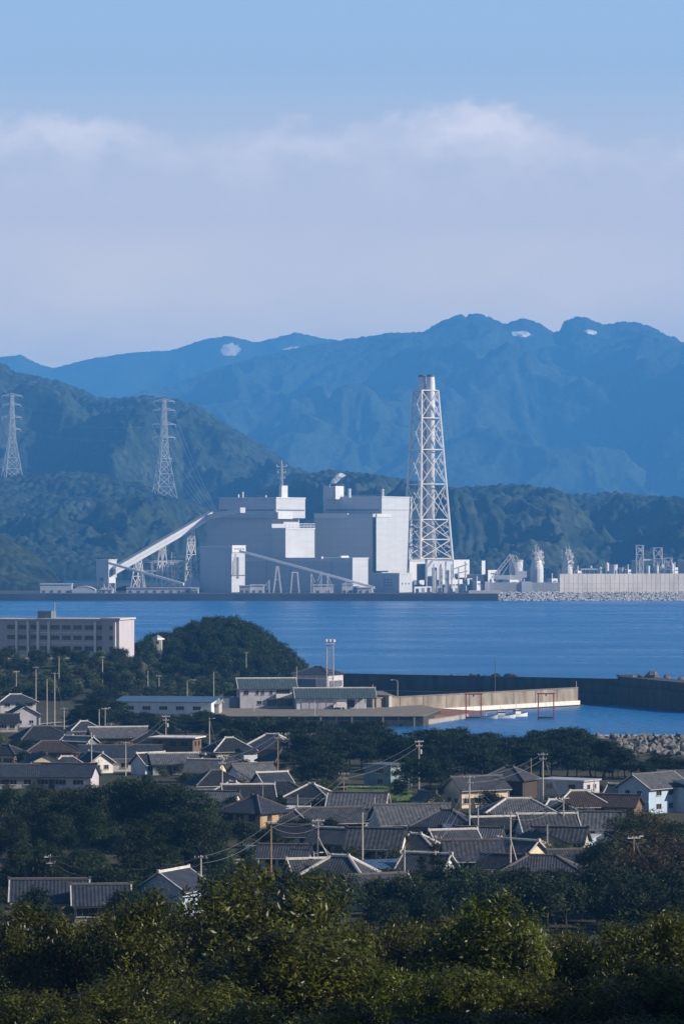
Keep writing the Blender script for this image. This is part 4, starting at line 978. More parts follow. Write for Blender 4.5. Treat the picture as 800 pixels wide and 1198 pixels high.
# ================================================================== quay and breakwaters
mb = MB(); mb.prism([(-46, 1128), (24.5, 1128), (31, 1172), (24, 1212), (12, 1335), (-46, 1335)], -3, 2.95); struct(obj('quay', mb, M['wet_concrete']))
mb = MB(); mb.prism([(-46, 1127.6), (24.6, 1127.6), (31.2, 1172), (24.2, 1212), (12, 1335), (-46, 1335)], 2.954, 3.12); struct(obj('quay_pavement', mb, M['quay_concrete']))
t = thing('quay_fender_wall', 'row of dark fender piles along the face of the quay', 'fender', (0, 1127, 0))
for i in range(15):
    mb = MB(); mb.box((-44 + i * 4.7, -.1, 1.3), (.5, .6, 3.0)); obj('pile', mb, M['dark_concrete'] if i % 2 else M['sunny_concrete'], t)
# sunlit inner breakwater
a = Vector((X(440, 1185), 1185, 0)); b = Vector((X(676, 1268), 1268, 0)); d_ = (b - a).normalized(); n_ = Vector((-d_.y, d_.x, 0))
t = thing('inner_breakwater', 'sunlit brown concrete breakwater wall crossing the harbour', 'breakwater', (a.x, a.y, 0))
th = 5.0
def wallpoly(a, b, n, t0, t1): return [((p).x, (p).y) for p in (a + n * t0, b + n * t0, b + n * t1, a + n * t1)]
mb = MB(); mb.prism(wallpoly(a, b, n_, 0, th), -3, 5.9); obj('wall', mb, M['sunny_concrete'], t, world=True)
mb = MB(); mb.prism(wallpoly(a, b, n_, -.9, 0.1), -3, 1.7); obj('footing', mb, M['wall_white'], t, world=True)
mb = MB(); mb.prism(wallpoly(a + d_ * 20, b, n_, -2.2, -.85), -3, 0.35); obj('toe', mb, M['wet_concrete'], t, world=True)
mb = MB(); mb.prism(wallpoly(a - d_ * .2, b + d_ * .15, n_, -.15, .5), 5.9, 6.25); obj('coping', mb, M['quay_concrete'], t, world=True)
for k in range(1, 9):
    p = a.lerp(b, k / 9); mb = MB(); mb.prism(wallpoly(p - d_ * .12, p + d_ * .12, n_, -.06, .1), 1.2, 5.85); obj('joint', mb, M['dark_concrete'], t, world=True)
# shaded left return of the wall, on the quay
t = thing('quay_wall', 'short grey concrete wall between fish shed and sunlit breakwater', 'wall', (X(437, 1200), 1200, 3))
mb = MB(); mb.prism([(X(434, 1195), 1195), (X(455, 1186), 1186.5), (X(455, 1186) + 1, 1189), (X(434, 1195), 1198)], 2, 6.6); obj('wall', mb, M['wall_grey'], t, world=True)
mb = MB(); mb.prism([(X(434, 1195), 1194.8), (X(455, 1186), 1186.2), (X(455, 1186) + 1, 1189), (X(434, 1195), 1198)], 6.6, 6.85); obj('coping', mb, M['quay_concrete'], t, world=True)
# slipway
mb = MB(); p = [(X(478, 1172), 1164, 3.0), (X(500, 1190), 1186, 3.05), (X(568, 1222), 1222, .25), (X(558, 1195), 1196, -.45), (X(497, 1140), 1141, -.35), (X(487, 1141), 1141, 2.9)]
mb.add(p + [(q[0], q[1], -3) for q in p], [(5, 4, 3, 2, 1, 0)[::-1]] + [((i + 1) % 6, i, 6 + i, 6 + (i + 1) % 6) for i in range(6)]); struct(obj('slipway', mb, M['slip']))
t = thing('slipway_kerb', 'pale concrete kerb wall at the lower edge of the reddish slipway', 'wall', (X(520, 1165), 1165, 0))
mb = MB(); q0, q1 = Vector((X(497, 1140), 1140, 0)), Vector((X(545, 1180), 1180, 0)); e_ = (q1 - q0).normalized(); m_ = Vector((-e_.y, e_.x, 0))
mb.prism(wallpoly(q0, q1, m_, -.8, 0), -3, 1.25); obj('wall', mb, M['road_concrete'], t, world=True)
mb = MB(); mb.prism(wallpoly(q0, q1, m_, -.9, .05), 1.25, 1.45); obj('coping', mb, M['sunny_concrete'], t, world=True)
# outer breakwater, shaded side towards the harbour
t = thing('outer_breakwater', 'dark shaded outer breakwater stretching behind the sunlit one', 'breakwater', (X(560, 1300), 1300, 0))
a = Vector((X(352, 1330), 1330, 0)); b = Vector((X(722, 1282), 1282, 0)); d_ = (b - a).normalized(); n_ = Vector((-d_.y, d_.x, 0))
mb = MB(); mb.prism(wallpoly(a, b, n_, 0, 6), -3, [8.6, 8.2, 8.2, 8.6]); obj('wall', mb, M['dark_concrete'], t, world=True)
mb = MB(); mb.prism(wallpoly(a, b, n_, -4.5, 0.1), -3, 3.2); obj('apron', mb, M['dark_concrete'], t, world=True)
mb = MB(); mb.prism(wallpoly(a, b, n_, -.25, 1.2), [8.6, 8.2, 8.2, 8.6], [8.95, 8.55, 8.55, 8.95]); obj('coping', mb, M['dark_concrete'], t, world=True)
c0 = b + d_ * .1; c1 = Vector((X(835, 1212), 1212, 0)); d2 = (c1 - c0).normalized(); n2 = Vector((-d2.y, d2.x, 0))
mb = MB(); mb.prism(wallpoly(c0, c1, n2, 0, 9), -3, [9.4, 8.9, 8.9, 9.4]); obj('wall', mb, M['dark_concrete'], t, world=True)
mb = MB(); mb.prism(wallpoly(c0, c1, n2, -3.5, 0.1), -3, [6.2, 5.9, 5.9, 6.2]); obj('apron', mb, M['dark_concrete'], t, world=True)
for k in range(1, 7):
    p = c0.lerp(c1, k / 7); mb = MB(); mb.prism(wallpoly(p - d2 * .1, p + d2 * .1, n2, -3.58, -3.4), -.5, 6.0); obj('joint', mb, M['wet_concrete'], t, world=True)
mb = MB(); mb.prism(wallpoly(c0 - d2 * .3, c0 + d2 * 1.6, n2, -.3, 8), 9.4, 9.9); obj('end_block', mb, M['dark_concrete'], t, world=True)
rr = random.Random(12)
for k in range(16):
    px = 741 + rr.random() * 56; dd = 1272 + rr.random() * 8; s_ = .9 + rr.random() * 1.3 * (1 - abs(px - 760) / 60)
    mb = MB(); mb.blob((0, 0, 0), s_, k + 40, .8, 6, 4, .35); o = obj('concrete_block', mb, M['rock'])
    o.location = (X(px, dd), dd, Z(797, dd) + s_ * (.3 + .9 * rr.random()))
    tag(o, 'pale rough wave block heaped behind the outer breakwater crest', 'wave block', 'pale wave blocks behind the outer breakwater')
mb = MB(); mb.prism([(X(735, 1284), 1278), (X(805, 1250), 1245), (X(808, 1260), 1262), (X(738, 1294), 1292)], -3, 8.2); struct(obj('rubble_core', mb, M['rock']), 'stuff')
rr = random.Random(4); mb = MB()
for k in range(60):
    px = 520 + 82 * rr.random() ** .8; dd = 1500 + 40 * rr.random(); mb.blob((X(px, dd), dd, .05), .5 + 1.3 * rr.random() ** 2, k, .75, 6, 4, .4)
for k in range(8): dd = 1490; mb.blob((X(478 + k * 2.2, dd), dd, .1), .7 + rr.random(), k + 90, .9, 6, 4, .4)
struct(obj('reef_rocks', mb, M['wet_rock']), 'stuff')

# ================================================================== harbour buildings
D = 1182; k = D / F
rz = math.radians(9)
def local_h(py, D, z0): return Z(py, D) - z0
t = thing('fishery_office', 'two-storey pale office with teal tiled gable roof and balcony at the quay', 'office building', (X(309, D) + 0.5, D + 3, 3.1), rz)
L_, W_, h_ = 17.6, 8.5, 6.6
make_wall(t, 'gable', L_, W_, h_, 2.6, 'wall_lavender'); make_roof(t, 'gable', L_, W_, h_, 2.6, 'roof_teal', .8, .8, 'mortar', .26, 'mortar', rib=.9)
wall_windows(t, L_, W_, 'front', 4.9, [(-.78, 1.6, 1.5), (-.38, 1.0, 1.5), (-.18, 1.0, 1.5), (.12, 1.0, 1.5), (.55, 4.4, 1.8)])
wall_windows(t, L_, W_, 'front', 1.7, [(-.3, 1.5, 1.4), (.15, 3.2, 2.2), (.62, 5.0, 2.4)])
wall_windows(t, L_, W_, 'left', 4.9, [(-.4, 1.2, 1.5), (.4, 1.2, 1.5)])
mb = MB(); mb.box((5.1, -W_ / 2 - .8, 3.3), (5.2, 1.6, .25)); mb.box((5.1, -W_ / 2 - 1.55, 3.95), (5.2, .12, 1.2)); mb.box((2.55, -W_ / 2 - .8, 3.95), (.12, 1.5, 1.2)); mb.box((7.65, -W_ / 2 - .8, 3.95), (.12, 1.5, 1.2)); obj('balcony', mb, M['wall_white'], t)
mb = MB(); mb.prism([(-L_ / 2 - 6, -3), (-L_ / 2 - .02, -3), (-L_ / 2 - .02, 4), (-L_ / 2 - 6, 4)], -.5, 3.2); obj('annex', mb, M['wall_steelblue'], t)
D2 = 1178
t = thing('fish_market_shed', 'single-storey open fish shed with wide teal tiled roof beside the office', 'market shed', (X(391, D2), D2, 3.1), math.radians(5))
L_, W_, h_ = 24.5, 9.0, 3.9
mb = MB(); mb.prism([(-L_ / 2, -1), (L_ / 2 - 2.2, -1), (L_ / 2 - 2.2, W_ / 2), (-L_ / 2, W_ / 2)], -.3, h_); mb.prism([(-L_ / 2, -W_ / 2), (3.2, -W_ / 2), (3.2, -1.02), (-L_ / 2, -1.02)], -.3, h_ - .1); obj('wall', mb, M['wall_bluewhite'], t)
make_roof(t, 'gable', L_, W_, h_, 2.5, 'roof_teal', .9, .7, 'mortar', .24, 'mortar', rib=.9)
for u in (-10.8, -8.2, -5.6, -3.0, -.4):
    mb = MB(); mb.box((u + 1.2, -W_ / 2 - .06, 1.6), (2.2, .12, 2.9)); obj('shutter', mb, M['wall_lavender'], t)
for u in (3.4, 6.8, 9.4, 12.0):
    mb = MB(); mb.box((u, -W_ / 2 + .2, 1.8), (.35, .35, 4.0)); obj('pillar', mb, M['wall_white'], t)
mb = MB(); mb.box((5.0, -1.1, 1.6), (2.6, .14, 2.2)); obj('door', mb, M['glass'], t)
t = thing('delivery_truck', 'small white box truck parked in the open bay of fish shed', 'truck', (X(397, 1173) , 1172.2, 3.12), math.radians(5))
mb = MB(); mb.box((.5, 0, 1.45), (2.9, 1.7, 1.6)); obj('cargo_box', mb, M['boat_white'], t)
mb = MB(); mb.prism([(-1.9, -.8), (-.98, -.8), (-.98, .8), (-1.9, .8)], .45, [1.3, 1.95, 1.95, 1.3]); obj('cab', mb, M['boat_white'], t)
for sx in (-1.3, 1.2):
    for sy in (-.75, .75):
        mb = MB(); mb.tube((sx, sy - .12, .34), (sx, sy + .12, .34), .34, 12); obj('wheel', mb, M['tyre'], t)
D3 = 1275
t = thing('boat_storage_shed', 'large hip-roofed shed with dark left bay behind the fish market', 'shed', (X(372, D3), D3, 3.1), math.radians(-28))
make_wall(t, 'flat', 13.5, 11, 7.6, 0, 'wall_lavender'); make_roof(t, 'hip', 13.5, 11, 7.6, 2.2, 'roof_slate', .6, .6, 'mortar_dark', .2)
mb = MB(); mb.box((0, -5.6, 6.0), (13.6, .2, .5)); obj('beam', mb, M['wall_white'], t)
mb = MB(); mb.box((6.84, 0, 4.2), (.2, 9, 2.0)); obj('shutter', mb, M['louvre'], t)
mb = MB(); mb.box((-2, -5.6, 3.0), (8, .2, 5.6)); obj('bay_door', mb, M['wall_steelblue'], t)
t = thing('blue_roof_store', 'long low store with a sloping blue sheet roof by the pine belt', 'warehouse', (X(196, 1150), 1150, 3.0), math.radians(-10))
make_wall(t, 'shed', 30, 12, 3.6, .9, 'wall_bluewhite'); make_roof(t, 'shed', 30, 12, 3.7, 1.2, 'roof_bluesheet', .6, .6, rib=1.2)
for u in (-.7, -.35, 0, .35, .7): wall_windows(t, 30, 12, 'front', 1.8, [(u, 2.6, 1.2)])
t = thing('tin_roof_shed', 'open-sided shed with silvery corrugated roof left of the office', 'shed', (X(240, 1150), 1150, 3.0), math.radians(-6))
make_wall(t, 'gable', 9.5, 7, 2.9, .9, 'wall_grey'); make_roof(t, 'gable', 10, 7.6, 3.1, .9, 'roof_metal', .5, .4, 'mortar', .12, rib=.8)
mb = MB(); mb.box((1.6, -3.55, 1.3), (4.4, .2, 2.4)); obj('bay_door', mb, M['louvre'], t)
t = thing('utility_shed', 'little white prefab hut behind the tin-roofed shed', 'hut', (X(228, 1175), 1175, 3.2), 0)
make_wall(t, 'flat', 6, 4, 3.4, 0, 'wall_white'); make_roof(t, 'flat', 6, 4, 3.4, 0, 'roof_white', .2); wall_windows(t, 6, 4, 'front', 2.2, [(-.3, 1.4, .9), (.4, 1.4, .9)])

def lattice_light(label, px, pyt, D):
    t = thing('light_tower', label, 'light tower', (X(px, D), D, 3.1)); h = Z(pyt, D) - 3.1
    for sx in (-1, 1):
        mb = MB(); mb.tube((sx * 1.15, 0, -.1), (sx * 1.0, 0, h * .93), .15, 6); obj('leg', mb, M['frame'], t)
        mb = MB(); mb.tube((sx * 1.15, 1.8, -.1), (sx * 1.0, 1.6, h * .93), .15, 6); obj('leg', mb, M['frame'], t)
    mb = MB()
    for k in range(9):
        z = h * .93 * k / 9; z2 = h * .93 * (k + 1) / 9; mb.bar((-1.1, 0, z), (1.1, 0, z2), .14); mb.bar((1.1, 0, z), (-1.1, 0, z2), .14); mb.bar((-1.1, 0, z2), (1.1, 0, z2), .14)
    obj('ladder_bracing', mb, M['frame'], t)
    mb = MB(); mb.box((0, .8, h * .94), (3.0, 2.4, .18)); obj('platform', mb, M['boat_white'], t)
    for sx in (-1.2, 0, 1.2):
        mb = MB(); mb.lathe((sx, 0, h * .965), [(.25, 0), (.55, .15), (.55, .75), (.3, .95)], 8); mb.bar((sx, .3, h * .94), (sx, .2, h * .98), .1); obj('floodlight', mb, M['ceramic'], t)
    mb = MB(); mb.tube((0, .8, h * .94), (0, .8, h), .08, 5); obj('aerial', mb, M['frame'], t)
lattice_light('twin-legged lattice floodlight tower rising behind the fish shed', 386, 749, 1200)

def red_frame(label, xl, xr, yt, yb):
    d = 57 * F / (yb - HY); t = thing('boat_lift', label, 'boat lift', (X((xl + xr) / 2, d), d, 0)); w = (xr - xl) * d / F; h = Z(yt, d)
    for sx in (-1, 1):
        mb = MB(); mb.box((sx * w / 2, 0, h / 2 - 1), (.34, .34, h + 2)); obj('post', mb, M['red_steel'], t)
    mb = MB(); mb.box((0, 0, h - .2), (w + .9, .3, .4)); obj('beam', mb, M['red_steel'], t)
    mb = MB(); mb.box((.0, .6, .55), (w - .4, 2.6, .5)); obj('platform', mb, M['wet_concrete'], t)
    mb = MB(); mb.bar((0, 0, h - .4), (0, .5, .8), .06); mb.box((0, 0, h - .7), (.5, .4, .5)); obj('hoist', mb, M['dark_cap'], t)
red_frame('rust-red portal boat lift at the foot of the reddish slipway', 545, 562.5, 811.5, 842)
red_frame('rust-red portal boat lift standing in water near the breakwater end', 629.5, 647.5, 811, 842)
def boat(label, px, py, L_, rz, cab=True, m='boat_white'):
    d = 57 * F / (py - HY); t = thing('fishing_boat', label, 'boat', (X(px, d), d, -.05), rz)
    st = [(-.5, .30, .75), (-.3, .36, .78), (0, .36, .85), (.25, .28, 1.0), (.42, .12, 1.2), (.5, .01, 1.3)]; mb = MB(); vs = []; W_ = L_ * .3
    for u, w, h in st: vs += [(u * L_, -w * W_, h), (u * L_ * .96, -w * W_ * .7, -.2), (u * L_ * .96, w * W_ * .7, -.2), (u * L_, w * W_, h)]
    fs = [(0, 1, 2, 3)]
    for i in range(len(st) - 1):
        a = 4 * i; b = a + 4; fs += [(a, b, b + 1, a + 1), (a + 1, b + 1, b + 2, a + 2), (a + 2, b + 2, b + 3, a + 3)]
    mb.add(vs, fs); obj('hull', mb, M[m], t)
    mb = MB(); 
    mb.add([(u * L_ * .97, sg * w * W_ * .9, h - .22) for sg in (-1, 1) for u, w, h in st], [(i, i + 1, i + 7, i + 6) for i in range(5)]); obj('deck', mb, M['frame'], t)
    mb = MB(); mb.path([(u * L_, -w * W_, h + .03) for u, w, h in st], .07, 4); mb.path([(u * L_, w * W_, h + .03) for u, w, h in st], .07, 4); obj('gunwale', mb, M['boat_blue'], t)
    if cab:
        mb = MB(); mb.prism([(-L_ * .2, -.8), (L_ * .08, -.8), (L_ * .08, .8), (-L_ * .2, .8)], .7, [2.4, 2.2, 2.2, 2.4]); c = obj('cabin', mb, M['boat_white'], t)
        mb = MB(); mb.box((L_ * -.06, 0, 1.95), (L_ * .3, 1.66, .4)); obj('window_band', mb, M['glass'], c)
        mb = MB(); mb.tube((-L_ * .1, 0, 2.3), (-L_ * .1, 0, 4.1), .06, 5); mb.bar((-L_ * .1, 0, 3.4), (L_ * .15, 0, 2.6), .05); obj('mast', mb, M['frame'], t)
    else:
        mb = MB(); mb.box((-L_ * .3, 0, 1.1), (.9, .8, .9)); obj('console', mb, M['boat_white'], t)
boat('white fishing boat with cabin moored between the two red lifts', 588, 840.5, 8.2, math.radians(6))
boat('second white boat with cabin, moored nearer the breakwater end', 606, 838.5, 7.0, math.radians(28))
boat('small open white skiff beside the first red boat lift', 573, 841, 5.0, math.radians(-8), False)

# lamp posts and harbour poles
def lamp(label, px, pyt, d, z0, arm=-1.6, m='pole', head=True):
    t = thing('lamp_post', label, 'lamp post', (X(px, d), d, z0)); h = Z(pyt, d) - z0
    mb = MB(); mb.tube((0, 0, -.3), (0, 0, h), .13, 6, .09); obj('pole', mb, M[m], t)
    if head:
        mb = MB(); mb.path([(0, 0, h), (arm * .4, 0, h + .35), (arm, 0, h + .4)], .06, 5); obj('arm', mb, M[m], t)
        mb = MB(); mb.box((arm * 1.15, 0, h + .36), (.8, .35, .18)); obj('lamp_head', mb, M['ceramic'], t)
    return t
lamp('lamp post with curved arm in front of the dark outer breakwater', 465, 797, 1196, 3.1)
lamp('tall dark mast standing on the sunlit breakwater wall', 579, 772, 1236, 6.2, head=False, m='mortar_dark')
lamp('short pale light post at the tip of the sunlit breakwater', 674, 797, 1268, 6.2, head=False)
lamp('curved street lamp by the tin-roofed shed under the wooded mound', 219, 797, 1190, 4.0, 2.0)
lamp('slim pale post at the right corner of the fish shed', 436, 801, 1180, 3.1, head=False)
lamp('pale post standing on the quay edge in front of fish shed', 368, 820, 1129.5, 3.1, head=False)
lamp('thin pale post before the office ground floor', 297, 818, 1160, 3.1, head=False)
lamp('slim post behind the office roof against the mound', 347, 780, 1230, 3.1, head=False)
# ================================================================== trees
def quads(cent, nrm, size, rng, asp=0.6):
    n = len(cent); r = rng.normal(size=(n, 3)); u = np.cross(nrm, r); u /= np.linalg.norm(u, axis=1, keepdims=True) + 1e-9
    w = np.cross(nrm, u); s = size[:, None]
    # a pointed leaf: tip, two sides, stalk, bent a little along its middle
    b = nrm * s * 0.12
    v = np.stack([cent + u * s, cent + w * s * asp * .5 - b, cent - u * s, cent - w * s * asp * .5 - b], 1)
    return v.reshape(-1, 3), np.arange(n * 4).reshape(n, 4)
def crown_points(rng, nc, per, R, Hc, z0, flat=1.0, cl=0.5, lump=0.35, fill=0.55, shape='round', bottom=-0.55):
    """leaf positions in clumps over an uneven crown, with outward normals"""
    # big limbs: a few sub-crowns make the outline uneven
    nb = int(rng.integers(7, 11)); sub = []
    for k in range(nb):
        a = 2 * PI * k / nb + rng.normal() * .35; e = rng.uniform(-.85, .95); rr = R * rng.uniform(.40, .62)
        if shape == 'cone': z = rng.uniform(0.02, 1.0); q = R * (1 - z) * .62; sub.append((q * math.cos(a), q * math.sin(a), z0 + Hc * z, R * (.55 - .33 * z)))
        else: sub.append((R * .58 * math.cos(a) * math.cos(e), R * .55 * math.sin(a) * math.cos(e), z0 + Hc * .5 + Hc * .34 * math.sin(e), rr))
    if shape == 'cone':
        for z in np.linspace(.1, .97, 9): sub.append((0, 0, z0 + Hc * z, R * (.75 * (1 - z) + .12)))
    else: sub.append((0, 0, z0 + Hc * .72, R * .52)); sub.append((0, 0, z0 + Hc * .45, R * .6))
    sub = np.array(sub); wt = sub[:, 3] ** 2; wt = wt / wt.sum()
    idx = rng.choice(len(sub), nc, p=wt); d = rng.normal(size=(nc, 3)); d /= np.linalg.norm(d, axis=1, keepdims=True)
    d[:, 2] = np.where(d[:, 2] < bottom, -d[:, 2], d[:, 2])
    rad = sub[idx, 3] * (fill + (1 - fill) * rng.random(nc) ** .5) * (1 + lump * (rng.random(nc) - .5))
    c = sub[idx, :3] + d * rad[:, None] * np.array([1, 1, .8 if shape != 'cone' else .7])
    L_ = np.repeat(c, per, 0); nn = np.repeat(d, per, 0); m = len(L_)
    off = rng.normal(size=(m, 3)) * cl * np.array([1, 1, flat])
    nrm = nn * .55 + np.array([0, 0, .55]) + rng.normal(size=(m, 3)) * .55; nrm /= np.linalg.norm(nrm, axis=1, keepdims=True)
    return L_ + off, nrm, sub
def make_tree(name, label, cat, group, seed, nc, per, R, Hc, z0, leaf, m, flat=1.0, cl=.5, shape='round', trunk_r=.18, fill=.55, asp=.6, lean=0.0, bottom=-.55):
    rng = np.random.default_rng(seed)
    t = thing(name, label, cat, (0, 0, -500), 0, group)
    p, n, sub = crown_points(rng, nc, per, R, Hc, z0, flat, cl, shape=shape, fill=fill, bottom=bottom)
    v, q = quads(p, n, leaf * rng.uniform(.6, 1.25, len(p)), rng, asp)
    npmesh('crown', v, q, m, t)
    mb = MB(); top = Vector((lean, 0, z0 + Hc * .6)); mb.path([(0, 0, -1.2), (0, 0, .3)], trunk_r * 1.25, 7); mb.tube((0, 0, .3), (lean * .5, 0, z0 * .8 + .3), trunk_r * 1.1, 7, trunk_r * .8); mb.tube((lean * .5, 0, z0 * .8 + .3), top, trunk_r * .8, 7, trunk_r * .3)
    for s_ in sub[:7]:
        f = .35 + .5 * ((s_[2] - z0) / Hc); a = Vector((lean * .5, 0, z0 * .8)).lerp(top, max(0, min(.9, f - .2))); mb.tube(a, Vector(s_[:3]), trunk_r * .38, 5, trunk_r * .12)
    obj('trunk', mb, M['bark'], t)
    return t
def place(protos, used, spots, group):
    """spots: (x, y, z, rz, scale, label). The first use of a prototype moves it there, later ones copy it."""
    for (x, y, z, rz, sc, lab) in spots:
        k = random.randrange(len(protos)); p = protos[k]
        if k not in used:
            used.add(k); p.location = (x, y, z); p.rotation_euler = (0, 0, rz); p.scale = (sc, sc, sc) if not isinstance(sc, tuple) else sc; LABELS.pop(p['label'], None); o = p; tag(o, lab, o['category'], group)
        else: dup(p, (x, y, z), rz, sc, lab, group)

RT = random.Random(21)
# ---- wood on the mound and on the bluff under the school
wood = [make_tree('woodland_tree', 'x %d wood tree proto' % i, 'tree', None, 100 + i, 70, 42, 3.5, 5.4, 1.0, .42, M['leaf_wood'], cl=.55, trunk_r=.16) for i in range(5)]
WL = 'dark green broadleaf tree in the dense wood on the mound beside the sea'
WS = 'bushy green tree on the wooded slope below the school'
sp = []
tries = 0; pts = []
while len(pts) < 150 and tries < 6000:
    tries += 1
    x = RT.uniform(-72, -11); y = RT.uniform(1338, 1470); z = tzs(x, y)
    if z < 2.2: continue
    if any((x - a) ** 2 + (y - b) ** 2 * .55 < 4.6 ** 2 for a, b in pts): continue
    pts.append((x, y)); sp.append((x, y, z - .3, RT.uniform(0, 6.28), RT.uniform(.75, 1.12), WL))
place(wood, set(), sp, 'trees of the wood on the mound')
wood2 = [make_tree('slope_tree', 'x %d slope tree proto' % i, 'tree', None, 120 + i, 60, 40, 3.3, 4.8, .4, .40, M['leaf_wood'] if i % 3 else M['leaf_shrub'], cl=.55, trunk_r=.15) for i in range(5)]
sp = []; pts = []; tries = 0
while len(pts) < 150 and tries < 6000:
    tries += 1
    y = RT.uniform(1192, 1335); x = RT.uniform(-150, -28) if y < 1312 else RT.uniform(-72, -22)
    px = 400 + x * F / y
    if px < -12: continue
    z = tzs(x, y)
    if z < 2.5: continue
    if y < 1215 and px > 165: continue
    if y < 1340 and x > -44 and y < 1250: continue
    if 1296 < y < 1355 and px < 172: continue
    if any((x - a) ** 2 + (y - b) ** 2 * .4 < 4.4 ** 2 for a, b in pts): continue
    pts.append((x, y)); sp.append((x, y, z - .3, RT.uniform(0, 6.28), RT.uniform(.6, .98), WS))
for x, y, k in ((-69.5, 1347, .8), (-66.0, 1345, .85), (-62.8, 1348, .8), (-67.6, 1339, .7), (-64.2, 1338, .75)): sp.append((x, y, tzs(x, y) - .4, RT.uniform(0, 6.28), k, WS))
place(wood2, set(), sp, 'trees on the slope under the school')

# ---- pine belt between village and harbour
pine = [make_tree('pine_tree', 'x %d pine tree proto' % i, 'pine', None, 140 + i, 74, 60, 3.4, 7.0, 1.2, .34, M['leaf_pine'], flat=.32, cl=.62, trunk_r=.2, asp=.45, lean=.5 * (i - 2), fill=.45) for i in range(5)]
PG = 'pines of the belt behind the village'
def belt(n, px0, px1, ybase, lab, group, sc=(.8, 1.1), depth=14, protos=pine, used=None):
    out = []
    for i in range(n):
        px = px0 + (px1 - px0) * (i + RT.uniform(.15, .85)) / n; yb = ybase(px) if callable(ybase) else ybase
        d = ground_hit(px, yb) + RT.uniform(-depth, depth); x = X(px, d)
        out.append((x, d, tzs(x, d) - .2, RT.uniform(0, 6.28), RT.uniform(*sc), lab))
    return out
usedp = set()
PB = 'dark pine in the belt between village roofs and harbour'
s_ = belt(7, 86, 140, 856, PB, PG, (1.0, 1.35), 12) + belt(11, 140, 262, 858, PB, PG, (.65, .85), 8)
s_ += belt(15, 150, 330, 864, PB, PG, (.65, .9), 8)
s_ += belt(16, 262, 450, 882, PB, PG, (.95, 1.25), 16)
s_ += belt(14, 345, 470, 900, PB, PG, (.95, 1.25), 16)
s_ += belt(20, 470, 690, 902, PB, PG, (1.0, 1.3), 14)
s_ += belt(18, 480, 740, 912, PB, PG, (.9, 1.2), 12)
s_ += belt(12, 690, 812, 912, PB, PG, (.55, .72), 8)
place(pine, usedp, s_, PG)
# ---- large dark trees in the village
big = [make_tree('evergreen_tree', 'x %d evergreen tree proto' % i, 'tree', None, 160 + i, 150, 62, 4.6, 10.6, .6, .30, M['leaf_pine'] if i % 3 else M['leaf_wood'], flat=.55, cl=.62, trunk_r=.3, asp=.5, fill=.5) for i in range(4)]
conifer = [make_tree('conifer', 'x %d conifer proto' % i, 'conifer', None, 170 + i, 120, 60, 3.6, 11.0, .8, .28, M['leaf_pine'], flat=.4, cl=.5, shape='cone', trunk_r=.25, asp=.45) for i in range(3)]
BG = 'large dark trees massed in the village'
BL = 'large dark evergreen in the tree mass before the low roofs'
def at(px, yb, sc, lab, rz=None):
    d = ground_hit(px, yb); x = X(px, d); return (x, d, tzs(x, d) - .2, RT.uniform(0, 6.28) if rz is None else rz, sc, lab)
usedb = set()
rows = [(12, 985, 1.0), (45, 990, 1.02), (78, 988, 1.0), (108, 992, 1.1), (140, 990, 1.2), (172, 992, 1.22), (205, 994, 1.18), (232, 998, 1.06), (15, 1010, .8), (70, 1008, .8), (120, 1012, .85), (185, 1015, .9), (222, 1016, .95), (248, 1008, .72), (28, 1030, .62), (95, 1035, .55)]
place(big, usedb, [at(a, b, c * .95, BL) for a, b, c in rows], BG)
usedc = set()
CG = 'dark conifers in front of the tree mass'
place(conifer, usedc, [at(a, b, c, 'dark feathery conifer standing in front of the large tree mass') for a, b, c in ((45, 1048, .72), (70, 1052, .62), (145, 1058, .8), (165, 1052, .95), (187, 1060, .85), (15, 1050, .6))], CG)
place(conifer, usedc, [at(510, 1052, .72, 'dark lone conifer among tiled roofs beside the blue sheeting'), at(493, 1048, .5, 'smaller conifer leaning close to the lone dark conifer')], 'conifers among the tiled roofs')
BR = 'rounded dark tree in the thicket below the blue house'
autumn = [make_tree('thicket_tree', 'x %d thicket tree proto' % i, 'tree', None, 180 + i, 120, 60, 4.2, 7.2, .1, .26, M['leaf_autumn'] if i < 2 else M['leaf_wood'], cl=.5, trunk_r=.22, fill=.5) for i in range(3)]
place(autumn, set(), [at(a, b, c, BR) for a, b, c in ((705, 1040, .95), (735, 1010, 1.0), (760, 1005, 1.05), (790, 1015, .95), (690, 1060, .7), (725, 1050, .9), (755, 1055, .95), (785, 1050, 1.0), (812, 1040, 1.0), (742, 1030, 1.0), (775, 1030, 1.0), (808, 1008, .8))], 'trees of the thicket below the blue house')
MG = 'pines shading the middle of the village'
ML = 'dark spreading pine around the grass plot and flat-roofed house'
place(pine, usedp, [at(a, b, c, ML) for a, b, c in ((362, 915, .95), (378, 925, 1.0), (393, 914, .9), (352, 925, .7), (480, 925, 1.0), (500, 930, 1.05), (522, 922, .95), (468, 938, .6), (505, 945, .6), (335, 905, .7), (300, 912, .5), (285, 905, .45))], MG)
